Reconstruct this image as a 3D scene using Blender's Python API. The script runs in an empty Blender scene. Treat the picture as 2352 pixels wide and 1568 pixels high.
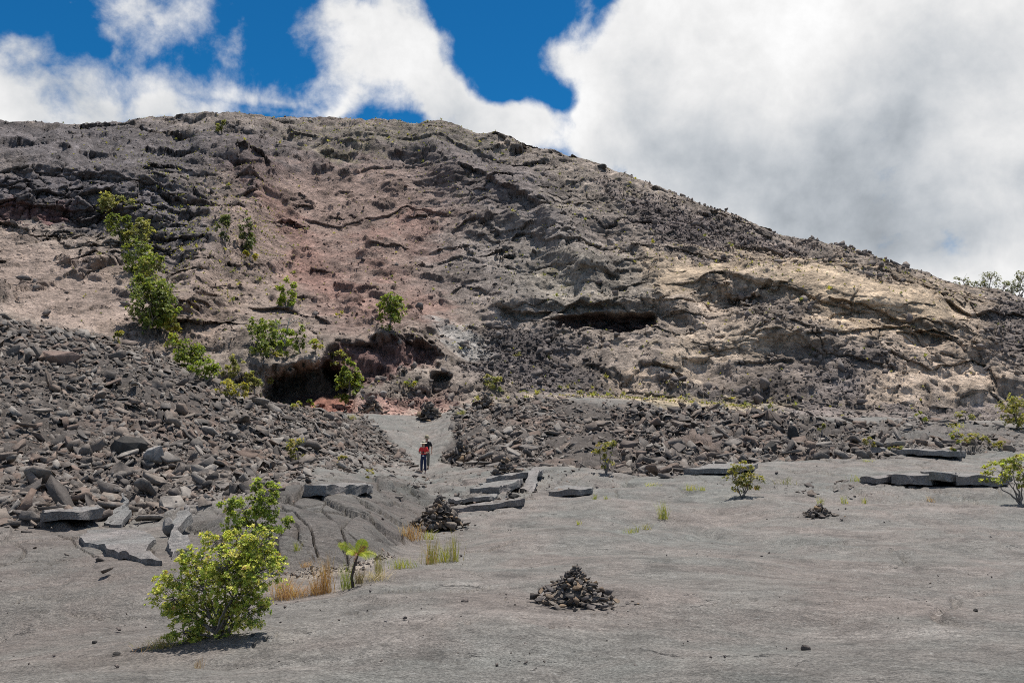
import bpy, bmesh, math, random
import numpy as np
from mathutils import Vector, Matrix, Euler

random.seed(7); RNG = np.random.default_rng(11)
SC = bpy.context.scene
COL = SC.collection

# ------------------------------------------------------------------ camera
# authoring units: positions read off the photograph on a 2352 x 1568 frame
VW, VH, F = 2352.0, 1568.0, 1929.5
HORIZON = 919.0
TH = math.atan((HORIZON - VH / 2) / F)          # camera pitched up about 4 degrees
CT, ST = math.cos(TH), math.sin(TH)
CZ = 3.2                                         # camera height over the datum
cam_d = bpy.data.cameras.new('camera'); cam = bpy.data.objects.new('camera', cam_d); COL.objects.link(cam)
cam_d.sensor_width = 36; cam_d.lens = F / VW * 36
cam_d.clip_start = 0.1; cam_d.clip_end = 20000
cam.location = (0, 0, CZ); cam.rotation_euler = (math.pi / 2 + TH, 0, 0)
SC.camera = cam

def ray(px, py):
    cx = (px - VW / 2) / F; cy = (VH / 2 - py) / F
    return Vector((cx, CT - cy * ST, ST + cy * CT))

def at(px, py, Y):
    d = ray(px, py); return Vector((0, 0, CZ)) + d * (Y / d.y)

# ------------------------------------------------------------------ sun, sky, exposure
SUN_EL, SUN_AZ = math.radians(72), math.radians(30)     # azimuth from +Y (view) towards +X
sdir = Vector((math.sin(SUN_AZ) * math.cos(SUN_EL), math.cos(SUN_AZ) * math.cos(SUN_EL), math.sin(SUN_EL)))
sun_d = bpy.data.lights.new('sun', 'SUN'); sun_d.energy = 4.4; sun_d.angle = math.radians(0.53); sun_d.color = (1, .955, .89)
sun = bpy.data.objects.new('sun', sun_d); COL.objects.link(sun)
sun.rotation_euler = (-sdir).to_track_quat('-Z', 'Y').to_euler(); sun.location = (0, 0, 200)
SC.view_settings.view_transform = 'Standard'; SC.view_settings.look = 'None'
SC.view_settings.exposure = 0.36; SC.view_settings.gamma = 1.0
SC.render.engine = 'CYCLES'; SC.cycles.use_denoising = False; SC.cycles.max_bounces = 5; SC.cycles.filter_width = .95

W = bpy.data.worlds.new('World'); SC.world = W; W.use_nodes = True
nt = W.node_tree; nt.nodes.clear()

class NB:
    """small node-building helper"""
    def __init__(s, tree): s.t = tree
    def n(s, typ, **kw):
        nd = s.t.nodes.new(typ)
        for k, v in kw.items(): setattr(nd, k, v)
        return nd
    def l(s, a, b): s.t.links.new(a, b)
    def put(s, sock, v):
        if isinstance(v, bpy.types.NodeSocket): s.l(v, sock)
        elif v is not None: sock.default_value = v
    def m(s, op, a, b=None, c=None, clamp=False):
        nd = s.n('ShaderNodeMath', operation=op); nd.use_clamp = clamp
        s.put(nd.inputs[0], a)
        if b is not None: s.put(nd.inputs[1], b)
        if c is not None: s.put(nd.inputs[2], c)
        return nd.outputs[0]
    def vm(s, op, a, b=None):
        nd = s.n('ShaderNodeVectorMath', operation=op); s.put(nd.inputs[0], a)
        if b is not None: s.put(nd.inputs[1], b)
        return nd.outputs[0]
    def mix(s, f, a, b, mode='MIX'):
        nd = s.n('ShaderNodeMix', data_type='RGBA', blend_type=mode)
        s.put(nd.inputs[0], f); s.put(nd.inputs[6], a); s.put(nd.inputs[7], b); return nd.outputs[2]
    def noise(s, vec, scale, detail=5, rough=.55, dist=0.0, lac=2.0):
        nd = s.n('ShaderNodeTexNoise'); s.put(nd.inputs['Vector'], vec)
        nd.inputs['Scale'].default_value = scale; nd.inputs['Detail'].default_value = detail
        nd.inputs['Roughness'].default_value = rough; nd.inputs['Distortion'].default_value = dist
        nd.inputs['Lacunarity'].default_value = lac
        return nd.outputs[0]
    def mr(s, v, a, b, c, d, smooth=True):
        nd = s.n('ShaderNodeMapRange'); nd.interpolation_type = 'SMOOTHSTEP' if smooth else 'LINEAR'
        s.put(nd.inputs[0], v)
        for i, q in enumerate((a, b, c, d)): nd.inputs[i + 1].default_value = q
        return nd.outputs[0]

def build_sky():
    b = NB(nt)
    tc = b.n('ShaderNodeTexCoord').outputs['Generated']
    d = b.vm('NORMALIZE', tc)
    sep = b.n('ShaderNodeSeparateXYZ'); b.l(d, sep.inputs[0])
    az = b.m('ARCTAN2', sep.outputs[0], sep.outputs[1]); el = b.m('ARCSINE', sep.outputs[2])
    # wobble the outline of every cloud with noise in direction space
    wn = b.n('ShaderNodeTexNoise'); b.l(d, wn.inputs['Vector']); wn.inputs['Scale'].default_value = 7; wn.inputs['Detail'].default_value = 4
    ws = b.n('ShaderNodeSeparateColor'); b.l(wn.outputs['Color'], ws.inputs[0])
    az2 = b.m('ADD', az, b.m('MULTIPLY', b.m('SUBTRACT', ws.outputs[0], .5), .24))
    el2 = b.m('ADD', el, b.m('MULTIPLY', b.m('SUBTRACT', ws.outputs[1], .5), .16))
    comb = b.n('ShaderNodeCombineXYZ'); b.l(az2, comb.inputs[0]); b.l(el2, comb.inputs[1]); ae = comb.outputs[0]
    def blob(px, py, rx, ry, rot, w):
        r = ray(px, py).normalized()
        mp = b.n('ShaderNodeMapping', vector_type='TEXTURE'); b.l(ae, mp.inputs[0])
        mp.inputs['Location'].default_value = (math.atan2(r.x, r.y), math.asin(r.z), 0)
        mp.inputs['Rotation'].default_value = (0, 0, math.radians(rot))
        mp.inputs['Scale'].default_value = (rx / F, ry / F, 1)
        g = b.n('ShaderNodeTexGradient', gradient_type='SPHERICAL'); b.l(mp.outputs[0], g.inputs[0])
        return b.m('MULTIPLY', g.outputs['Fac'], w)
    def total(lst):
        acc = None
        for q in lst:
            v = blob(*q); acc = v if acc is None else b.m('ADD', acc, v)
        return acc
    clouds = [(1800, 190, 560, 420, 0, 3.0), (2260, 300, 520, 520, 0, 3.2), (1470, 90, 260, 230, 0, 2.1), (1360, 310, 200, 120, 20, 1.5),
              (1600, 380, 360, 220, -15, 2.0), (2000, 520, 480, 220, -12, 3.0), (2330, 560, 320, 220, 0, 3.0),
              (880, 170, 250, 200, -20, 2.1), (1050, 230, 220, 150, -25, 1.8), (1130, 285, 150, 100, -20, 1.5), (800, 30, 220, 80, 0, .85), (730, 275, 110, 45, 0, 1.2),
              (60, 190, 180, 130, -15, 1.35), (270, 205, 170, 90, 0, 1.3), (470, 205, 160, 75, 0, 1.15), (60, 290, 300, 70, 0, 1.6), (430, 265, 240, 50, 0, 1.5),
              (340, 25, 220, 85, 0, 1.05), (555, 90, 95, 70, 50, .68), (265, 105, 120, 75, 40, .75), (620, 210, 110, 80, 0, .8), (110, 15, 70, 40, 0, .5), (380, 90, 480, 150, 0, .15), (660, 150, 200, 180, 0, .3)]
    S = total(clouds)
    # beyond the frame the same broken cumulus goes on, from one even noise
    elsewhere = b.mr(b.noise(d, 2.3, 4, .5), .44, .66, 0, 1.5)
    front = b.m('MULTIPLY', b.mr(az, -.80, -.60, 0, 1), b.mr(az, .60, .80, 1, 0))
    front = b.m('MULTIPLY', front, b.mr(el, .44, .60, 1, 0))
    S = b.m('ADD', b.m('MULTIPLY', S, front), b.m('MULTIPLY', elsewhere, b.m('SUBTRACT', 1, front)))
    n1 = b.noise(d, 9, 10, .6, .15); n2 = b.noise(d, 26, 8, .66, .25)
    dens = b.m('ADD', b.m('MINIMUM', b.m('MULTIPLY', S, .80), 1.5), b.m('MULTIPLY', b.m('SUBTRACT', n1, .5), 2.7))
    dens = b.m('ADD', dens, b.m('MULTIPLY', b.m('SUBTRACT', n2, .5), .75))
    alpha = b.mr(dens, .34, 1.22, 0, 1)
    # brightness inside the clouds: thick middles and bases are greyer
    grey = total([(1960, 490, 520, 190, -8, 1.0), (1560, 350, 260, 200, -30, .55), (2150, 400, 420, 220, 0, .55), (1900, 250, 300, 120, 0, .25), (2050, 570, 330, 80, 0, .5),
                  (1030, 250, 200, 80, 0, .22), (350, 270, 300, 50, 0, .2), (2200, 120, 260, 130, 0, .3)])
    grey = b.m('MULTIPLY', grey, front)
    n3 = b.noise(d, 5.5, 8, .55, .15)
    br = b.m('SUBTRACT', .90, b.m('MULTIPLY', b.m('MINIMUM', grey, 1.0), .38))
    br = b.m('ADD', br, b.m('MULTIPLY', b.m('SUBTRACT', n3, .5), .85))
    br = b.m('ADD', br, b.m('MULTIPLY', b.m('SUBTRACT', n1, .5), .7))
    br = b.m('MINIMUM', b.m('MAXIMUM', br, .30), 1.06)
    sky = b.n('ShaderNodeTexSky', sky_type='NISHITA'); sky.sun_disc = False
    sky.sun_elevation = SUN_EL; sky.sun_rotation = SUN_AZ; sky.altitude = 1200; sky.air_density = 1.0; sky.dust_density = .15; sky.ozone_density = 3.0
    gm = b.n('ShaderNodeGamma'); b.l(sky.outputs[0], gm.inputs[0]); gm.inputs[1].default_value = 1.0
    blue = b.mix(1.0, gm.outputs[0], (.06, .45, .68, 1), 'MULTIPLY')
    ccol = b.mix(1.0, b.mix(b.mr(br, .4, .95, 0, 1), (.90, .98, 1.07, 1), (1.0, 1.0, 1.0, 1)), br, 'MULTIPLY')
    cb = b.vm('SCALE', ccol); cb.node.inputs['Scale'].default_value = 7.4
    out = b.mix(alpha, blue, cb)
    bg = b.n('ShaderNodeBackground'); b.l(out, bg.inputs[0]); bg.inputs[1].default_value = 0.10
    wo = b.n('ShaderNodeOutputWorld'); b.l(bg.outputs[0], wo.inputs[0])
build_sky()

# ------------------------------------------------------------------ numpy noise
_G = RNG.normal(size=(256, 3)); _G /= np.linalg.norm(_G, axis=1)[:, None]; _G = _G.astype(np.float32)
def _h(ix, iy, iz, seed):
    h = (ix.astype(np.uint32) * np.uint32(73856093)) ^ (iy.astype(np.uint32) * np.uint32(19349663)) ^ (iz.astype(np.uint32) * np.uint32(83492791)) ^ np.uint32(seed * 2654435761 & 0xffffffff)
    h ^= h >> np.uint32(15); h *= np.uint32(2246822519); h ^= h >> np.uint32(13)
    return h
def gnoise(x, y, z, seed=0):
    x = np.asarray(x, np.float32); y = np.asarray(y, np.float32); z = np.asarray(z, np.float32)
    ix = np.floor(x).astype(np.int32); iy = np.floor(y).astype(np.int32); iz = np.floor(z).astype(np.int32)
    fx = x - ix; fy = y - iy; fz = z - iz
    u = fx * fx * fx * (fx * (fx * 6 - 15) + 10); v = fy * fy * fy * (fy * (fy * 6 - 15) + 10); w = fz * fz * fz * (fz * (fz * 6 - 15) + 10)
    out = np.zeros_like(x)
    for a in (0, 1):
        wx = u if a else 1 - u
        for b in (0, 1):
            wy = v if b else 1 - v
            for c in (0, 1):
                wz = w if c else 1 - w
                g = _G[_h(ix + a, iy + b, iz + c, seed) & np.uint32(255)]
                out += wx * wy * wz * (g[..., 0] * (fx - a) + g[..., 1] * (fy - b) + g[..., 2] * (fz - c))
    return out * 1.6
RS = {'a': slice(None)}                            # row slices of the ground sheet: a all, f floor and rubble, w wall
def fbm(p, size, octs=4, seed=0, rough=.5, ridged=False, z='a'):
    if z != 'a':
        out = np.zeros(p[0].shape, np.float32); q = tuple(c[RS[z]] for c in p); out[RS[z]] = fbm(q, size, octs, seed, rough, ridged); return out
    s = 1.0 / size; a = 1.0; tot = 0; acc = 0
    for o in range(octs):
        n = gnoise(p[0] * s + o * 17.3, p[1] * s - o * 9.1, p[2] * s + o * 5.7, seed + o)
        if ridged: n = 1 - 2 * np.abs(n)
        acc = acc + a * n; tot += a; a *= rough; s *= 2.03
    return acc / tot
def plates(u, v, size, seed=0, tilt=.5, z='a', lump=False):
    if z != 'a':
        r = plates(u[RS[z]], v[RS[z]], size, seed, tilt, 'a', lump); o = []
        for q in r: e = np.zeros(u.shape, np.float32); e[RS[z]] = q; o.append(e)
        return o
    """broken plates: each Voronoi cell a flat piece with its own height and tilt; returns height and distance to the joint"""
    u = u / size; v = v / size
    iu = np.floor(u).astype(np.int32); iv = np.floor(v).astype(np.int32)
    f1 = np.full(u.shape, 9., np.float32); f2 = f1.copy(); hh = np.zeros(u.shape, np.float32)
    z0 = np.zeros_like(iu)
    for a in (-1, 0, 1):
        for c in (-1, 0, 1):
            cu = iu + a; cv = iv + c
            h = _h(cu, cv, z0, seed); r1 = (h & np.uint32(1023)) / 1023.; r2 = ((h >> np.uint32(10)) & np.uint32(1023)) / 1023.
            g = _h(cu, cv, z0 + 7, seed); r3 = (g & np.uint32(1023)) / 1023.; r4 = ((g >> np.uint32(10)) & np.uint32(1023)) / 1023.; r5 = ((g >> np.uint32(20)) & np.uint32(1023)) / 1023.
            dx = u - cu - r1; dy = v - cv - r2; d = np.sqrt(dx * dx + dy * dy)
            ph = (r3 - .5) + tilt * (dx * (r4 - .5) + dy * (r5 - .5)) * 2
            closer = d < f1
            f2 = np.where(closer, f1, np.minimum(f2, d)); hh = np.where(closer, ph, hh); f1 = np.where(closer, d, f1)
    if lump: return np.sqrt(np.clip(1 - (f1 * 1.25)**2, 0, 1)).astype(np.float32), hh.astype(np.float32)
    return hh.astype(np.float32), (f2 - f1).astype(np.float32)
def sstep(x, a, b):
    t = np.clip((x - a) / (b - a), 0, 1); return t * t * (3 - 2 * t)

# ------------------------------------------------------------------ terrain: one parametric sheet, split afterwards into floor, hill, ridge and wall
# per column x (frame units): (frame y, depth Y) or ('z', Y, height rel. camera)
TAB = {
 -260: [('z', .8, -1.75), (1600, 6.4), (1400, 11), (1240, 17), (1000, 30), (735, 48), ('z', 60, 4.0), (650, 80), (570, 95), (500, 104), (395, 112), (300, 160)],
 0:    [('z', .8, -1.75), (1600, 6.4), (1400, 11), (1238, 17), (1000, 30), (742, 48), ('z', 60, 3.8), (650, 80), (570, 95), (500, 104), (395, 112), (298, 160)],
 200:  [('z', .8, -1.75), (1600, 6.4), (1410, 10.8), (1225, 17.6), (1020, 31), (770, 49), ('z', 61, 2.8), (680, 78), (590, 95), (500, 106), (390, 117), (299, 164)],
 320:  [('z', .8, -1.75), (1600, 6.4), (1430, 10.4), (1225, 17.6), (1040, 31), (805, 50), ('z', 62, 1.8), (710, 77), (615, 93), (510, 107), (390, 120), (293, 167)],
 420:  [('z', .8, -1.75), (1600, 6.4), (1440, 10.3), (1218, 17.8), (1055, 31.5), (850, 50), ('z', 63, .8), (745, 76), (640, 92), (520, 108), (380, 128), (274, 170)],
 540:  [('z', .8, -1.75), (1600, 6.4), (1405, 11.4), (1208, 18), (1068, 33), (900, 50), ('z', 63.5, -.2), (775, 75), (655, 92), (515, 112), (385, 134), (265, 174)],
 620:  [('z', .8, -1.75), (1600, 6.4), (1378, 12.3), (1198, 18.4), (1075, 34), (937, 50), ('z', 64, -1.2), (792, 75), (670, 92), (510, 115), (385, 138), (268, 176)],
 740:  [('z', .8, -1.75), (1600, 6.4), (1362, 12.7), (1188, 19.8), (1078, 38), (952, 56), ('z', 66, -1.3), (765, 75), (650, 96), (500, 120), (385, 142), (273, 180)],
 860:  [('z', .8, -1.75), (1600, 6.4), (1318, 14), (1160, 25), (1082, 44), (958, 63), (943, 69), (760, 77), (640, 100), (480, 126), (370, 150), (281, 184)],
 980:  [('z', .8, -1.75), (1600, 6.4), (1252, 20), (1150, 32), (1088, 47.5), (965, 66), (940, 72), (785, 82), (630, 105), (480, 130), (385, 155), (291, 184)],
 1100: [('z', .8, -1.75), (1600, 6.4), (1280, 17), (1140, 31), (1080, 43), (935, 64), (905, 73), (800, 84), (640, 107), (490, 131), (400, 153), (310, 180)],
 1200: [('z', .8, -1.75), (1600, 6.4), (1292, 16), (1132, 31.5), (1062, 44), (925, 65), (900, 75), (805, 85), (650, 105), (505, 127), (415, 147), (331, 172)],
 1330: [('z', .8, -1.75), (1600, 6.4), (1300, 15.5), (1124, 32.3), (1045, 46), (918, 66), (898, 76), (810, 86), (662, 102), (525, 121), (440, 139), (361, 163)],
 1480: [('z', .8, -1.75), (1600, 6.4), (1300, 15.5), (1117, 33.7), (1037, 47), (931, 65), (901, 76), (810, 86), (680, 99), (562, 113), (490, 129), (425, 152)],
 1600: [('z', .8, -1.75), (1600, 6.4), (1300, 15.5), (1110, 35), (1030, 48), (943, 64), (905, 76), (810, 86), (700, 95), (600, 105), (545, 118), (475, 142)],
 1690: [('z', .8, -1.75), (1600, 6.4), (1297, 15.8), (1104, 35.9), (1028, 48.6), (950, 64), (918, 75), (820, 84), (708, 93), (600, 104), ('z', 118, 19.6), (500, 141)],
 1800: [('z', .8, -1.75), (1600, 6.4), (1293, 16.1), (1097, 37), (1026, 49.3), (957, 64), (933, 74), (830, 82.5), (717, 91), (602, 102), ('z', 117, 18.2), (541, 138)],
 1900: [('z', .8, -1.75), (1600, 6.4), (1290, 16.5), (1090, 38), (1025, 50), (962, 64), (945, 73), (840, 81), (725, 89), (606, 101), ('z', 116, 17.2), (573, 136)],
 2020: [('z', .8, -1.75), (1600, 6.4), (1285, 16.8), (1085, 39), (1025, 50.5), (965, 65), (950, 74), (845, 81), (735, 88), (622, 99.5), ('z', 114, 15.9), (598, 134)],
 2150: [('z', .8, -1.75), (1600, 6.4), (1280, 17), (1080, 40), (1025, 51), (968, 66), (955, 75), (850, 81), (745, 87), (662, 98), ('z', 112, 13.6), (643, 132)],
 2240: [('z', .8, -1.75), (1600, 6.4), (1277, 17.3), (1078, 41), (1027, 51), (973, 66), (959, 75.5), (862, 81.5), (765, 87.5), (690, 98), ('z', 112, 12.4), (668, 131)],
 2352: [('z', .8, -1.75), (1600, 6.4), (1275, 17.5), (1075, 42), (1030, 51), (978, 66), (962, 76), (870, 82), (785, 88), (715, 98), ('z', 112, 11.4), (690, 130)],
 2640: [('z', .8, -1.75), (1600, 6.4), (1275, 17.5), (1075, 42), (1030, 51), (978, 66), (962, 76), (870, 82), (785, 88), (705, 98), ('z', 112, 11.8), (690, 130)],
}
SEG = [8, 58, 98, 92, 58, 70, 32, 84, 78, 80, 62, 58, 6, 3]      # rows in each interval of the table
XS = np.concatenate([np.arange(-3200, -260, 70.0), np.arange(-260, -40, 8.0), np.arange(-40, 2392, 2.5), np.arange(2392, 2640, 8.0), np.arange(2640, 5600, 70.0)])

def smooth1(a, k, axis):
    ker = np.hanning(k + 2)[1:-1]; ker /= ker.sum()
    pad = [(0, 0)] * a.ndim; pad[axis] = (k // 2, k // 2)
    ap = np.pad(a, pad, mode='edge')
    return np.apply_along_axis(lambda v: np.convolve(v, ker, mode='valid'), axis, ap)

def base_surface():
    keys = sorted(TAB); Ys, Zs = [], []
    for k in keys:
        ys, zs = [], []
        for e in TAB[k]:
            if e[0] == 'z': ys.append(e[1]); zs.append(e[2])
            else:
                cy = (VH / 2 - e[0]) / F; ys.append(e[1]); zs.append(e[1] * (ST + cy * CT) / (CT - cy * ST))
        ys += [ys[-1] + 25, ys[-1] + 160, 1500]; zs += [zs[-1] - 1.5, zs[-1] - 14, zs[-1] - 60]
        Ys.append(ys); Zs.append(zs)
    Ys = np.array(Ys); Zs = np.array(Zs)
    K = Ys.shape[1]
    fine = np.arange(keys[0], keys[-1] + 1, 4.0)
    Yc = np.stack([np.interp(fine, keys, Ys[:, k]) for k in range(K)], 1); Zc = np.stack([np.interp(fine, keys, Zs[:, k]) for k in range(K)], 1)
    Yc = smooth1(Yc, 15, 0); Zc = smooth1(Zc, 15, 0)
    Yc = np.stack([np.interp(XS, fine, Yc[:, k]) for k in range(K)], 1); Zc = np.stack([np.interp(XS, fine, Zc[:, k]) for k in range(K)], 1)
    t = np.concatenate([k + np.arange(n) / n for k, n in enumerate(SEG)] + [[len(SEG)]])
    # monotone cubic through the control rows (finite-difference tangents, harmonic mean)
    def pch(A):
        d = np.diff(A, axis=1); m = np.zeros_like(A)
        same = d[:, :-1] * d[:, 1:] > 0
        m[:, 1:-1] = np.where(same, 2 * d[:, :-1] * d[:, 1:] / np.where(same, d[:, :-1] + d[:, 1:], 1), 0)
        m[:, 0] = d[:, 0]; m[:, -1] = d[:, -1]
        i = np.minimum(t.astype(int), K - 2); s = t - i
        h00 = 2 * s**3 - 3 * s**2 + 1; h10 = s**3 - 2 * s**2 + s; h01 = -2 * s**3 + 3 * s**2; h11 = s**3 - s**2
        return A[:, i] * h00 + m[:, i] * h10 + A[:, i + 1] * h01 + m[:, i + 1] * h11
    Y = pch(Yc).T; Z = pch(Zc).T
    w = Y * CT + Z * ST
    X = (XS[None, :] - VW / 2) / F * w
    return X.astype(np.float32), Y.astype(np.float32), Z.astype(np.float32), t
X, Y, Z, T = base_surface()
NR, NC = X.shape
TT = np.repeat(T[:, None], NC, 1).astype(np.float32)
_i = int(np.searchsorted(T, 6.35)); _j = int(np.searchsorted(T, 5.0)); _e = int(np.searchsorted(T, 12.7)); RS['f'] = slice(0, _i); RS['w'] = slice(_j, _e)

def project(X, Y, Z):
    w = Y * CT + Z * ST; v = -Y * ST + Z * CT
    return VW / 2 + F * X / w, VH / 2 - F * v / w
U, V = project(X, Y, Z)                           # frame coordinates of the plain surface
pos = (X, Y, Z)

def blobmask(cx, cy, rx, ry, rot=0, soft=.45, warp=None):
    c, s = math.cos(math.radians(rot)), math.sin(math.radians(rot))
    uu = U + (warp[0] if warp else 0); vv = V + (warp[1] if warp else 0)
    dx = uu - cx; dy = vv - cy
    a = (dx * c + dy * s) / rx; b = (-dx * s + dy * c) / ry
    return 1 - sstep(np.sqrt(a * a + b * b), 1 - soft, 1 + soft)
def polymask(poly, soft=8, warp=None):
    """signed inside distance to a polygon in frame units, turned into a 0..1 mask"""
    P = np.array(poly, float); x0, y0 = P.min(0) - soft * 2 - 30; x1, y1 = P.max(0) + soft * 2 + 30
    sel = (U > x0) & (U < x1) & (V > y0) & (V < y1)
    out = np.zeros_like(U)
    if not sel.any(): return out
    u = U[sel] + (warp[0][sel] if warp else 0); v = V[sel] + (warp[1][sel] if warp else 0)
    ins = np.zeros(u.shape, bool); dist = np.full(u.shape, 1e9)
    n = len(P)
    for i in range(n):
        ax, ay = P[i]; bx, by = P[(i + 1) % n]
        cross = ((ay > v) != (by > v)) & (u < (bx - ax) * (v - ay) / (by - ay + 1e-9) + ax); ins ^= cross
        l2 = (bx - ax)**2 + (by - ay)**2 + 1e-9
        tt = np.clip(((u - ax) * (bx - ax) + (v - ay) * (by - ay)) / l2, 0, 1)
        dist = np.minimum(dist, np.hypot(u - ax - tt * (bx - ax), v - ay - tt * (by - ay)))
    out[sel] = sstep(np.where(ins, dist, -dist), -soft * .2, soft)
    return out
def linedist(pts, pad=40, warp=None):
    """distance to a polyline in frame units (only near it)"""
    P = np.array(pts, float); x0, y0 = P.min(0) - pad; x1, y1 = P.max(0) + pad
    sel = (U > x0) & (U < x1) & (V > y0) & (V < y1)
    out = np.full(U.shape, 1e6, np.float32)
    u = U[sel] + (warp[0][sel] if warp else 0); v = V[sel] + (warp[1][sel] if warp else 0); d = np.full(u.shape, 1e6)
    for (ax, ay), (bx, by) in zip(P[:-1], P[1:]):
        l2 = (bx - ax)**2 + (by - ay)**2 + 1e-9
        tt = np.clip(((u - ax) * (bx - ax) + (v - ay) * (by - ay)) / l2, 0, 1)
        d = np.minimum(d, np.hypot(u - ax - tt * (bx - ax), v - ay - tt * (by - ay)))
    out[sel] = d; return out
def belowline(pts, warp=None):
    """frame distance below (+) or above (-) a polyline x->y, and a window that fades at its ends"""
    P = np.array(pts, float); uu = U + (warp[0] if warp else 0)
    y = np.interp(uu, P[:, 0], P[:, 1]); span = P[-1, 0] - P[0, 0]; e = min(25., span * .18)
    win = sstep(uu, P[0, 0], P[0, 0] + e) * (1 - sstep(uu, P[-1, 0] - e, P[-1, 0]))
    return V + (warp[1] if warp else 0) - y, win

wallm = sstep(TT, 5.2, 6.1) * (1 - sstep(TT, 11.6, 12.6))
px_m = Y / F                                     # metres per frame unit at each vertex
wx = fbm(pos, 9, 4, 21, .55) * 1.0; wy = fbm(pos, 9, 4, 31, .55)
W1 = (wx * 38, wy * 22); W2 = (wx * 20, wy * 10)
# finer wobble for floor features
fx_ = fbm(pos, 1.2, 3, 41, .55, z='f') * 9; fy_ = fbm(pos, 1.2, 3, 43, .55, z='f') * 4
WF = (fx_, fy_)

# -------- zones
path = polymask([(905, 1110), (890, 1085), (925, 1060), (905, 1020), (880, 985), (850, 960), (1010, 955), (1040, 975), (1030, 1010), (1020, 1040), (1000, 1062), (1010, 1080), (1060, 1095)], 14, WF)
hill = polymask([(-3300, 1236), (60, 1222), (180, 1196), (280, 1205), (400, 1192), (520, 1150), (600, 1125), (690, 1085), (790, 1045), (900, 1062), (980, 1102), (935, 1050), (880, 1000), (860, 965), (740, 945), (620, 925), (420, 780), (200, 720), (-3300, 700)], 14, WF)
hill *= (TT < 5.6)
ridge = polymask([(1000, 1075), (1060, 1080), (1150, 1088), (1250, 1080), (1390, 1100), (1560, 1112), (1660, 1095), (1760, 1075), (1900, 1072), (2050, 1068), (2130, 1058), (2250, 1060), (2352, 1046), (5700, 1040), (5700, 985), (2300, 985), (2180, 965), (1950, 972), (1800, 955), (1600, 930), (1400, 930), (1230, 912), (1060, 925), (1030, 960), (1035, 1010), (1010, 1050)], 14, WF)
ridge *= (TT < 6.3) * (1 - path)
thin_r = sstep(U, 1880, 2080) * .72             # the right end of the ridge is flatter pahoehoe
rub = np.maximum(hill, ridge * (1 - thin_r)) * (1 - path)

# -------- floor relief
floor = (1 - sstep(TT, 4.9, 5.3) * (1 - path)) * (1 - rub)
np_, ne_ = plates(X * .8 + wx * 1.5, Y + wy * 1.5 + X * .1, 3.0, 407, .3, 'f'); nm_ = sstep(fbm(pos, 4, 2, 408, z='f'), -.1, .2)
lb1, _ = plates(X * .75 + wx * 2.2, Y + wy * 2.2, 4.6, 409, .3, 'f', True); lb2, _ = plates(X * .8 + wx * 1.2, Y + wy * 1.2, 1.5, 410, .3, 'f', True)
dz = floor * (lb1 * .30 + lb2 * .055 * nm_ + np_ * .035 * nm_ - .06 * nm_ * (1 - sstep(ne_, .006, .03)) + fbm(pos, 6.0, 3, 1, z='f') * .26 + fbm(pos, 1.8, 3, 2, z='f') * .06 + fbm(pos, .45, 4, 3, .62, z='f') * .022)
ph, pe = plates(X + wx * 1.2, Y * .8 + wy, 2.6, 5, .25, 'f')
farfloor = sstep(Y, 17, 30) * floor
dz += farfloor * ph * .10
dz += -.10 * farfloor * (1 - sstep(pe, .01, .05)) * (fbm(pos, 5, 2, 9, z='f') > -.1)
# long swells of the right-hand floor
dz += floor * .10 * np.sin((Y * 1.1 + wx * 2.5 + X * .12)) * sstep(Y, 12, 20) * (1 - sstep(Y, 30, 38)) * sstep(U, 1000, 1200)

# tumulus left of centre: raised, tilted crust with long cracks running down to the right
tum = polymask([(430, 1215), (560, 1180), (690, 1140), (800, 1135), (900, 1200), (948, 1258), (880, 1312), (800, 1346), (720, 1362), (620, 1372), (540, 1360), (470, 1300)], 90, WF)
dz += tum * .42
# its crust is torn into long strips that fan out to the lower right
ca, sa = math.cos(math.radians(28)), math.sin(math.radians(28))
ta = (U * ca + V * sa) + wx * 30; tb = (-U * sa + V * ca) + (U - 700) * .10 + wy * 18 + fx_ * .5
tp, te = plates(ta / 120, tb / 34, 1.0, 401, .35, 'f')
tumb = polymask([(380, 1225), (560, 1180), (690, 1125), (860, 1100), (1010, 1150), (985, 1215), (948, 1262), (880, 1312), (800, 1346), (720, 1362), (620, 1372), (540, 1360), (420, 1300)], 22, WF)
dz += tumb * (tp * .17 - .20 * (1 - sstep(te, .006, .035)))
lfl = polymask([(-300, 1240), (60, 1232), (180, 1230), (380, 1300), (480, 1330), (430, 1420), (300, 1420), (120, 1380), (-300, 1400)], 30, WF)
lp, le = plates(X * 1.0 + wx * .8, Y * .6 + wy, 1.6, 403, .1, 'f'); dz += lfl * (lp * .03 - .03 * (1 - sstep(le, .008, .03)) * (fbm(pos, 3, 2, 404, z='f') > 0))
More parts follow.
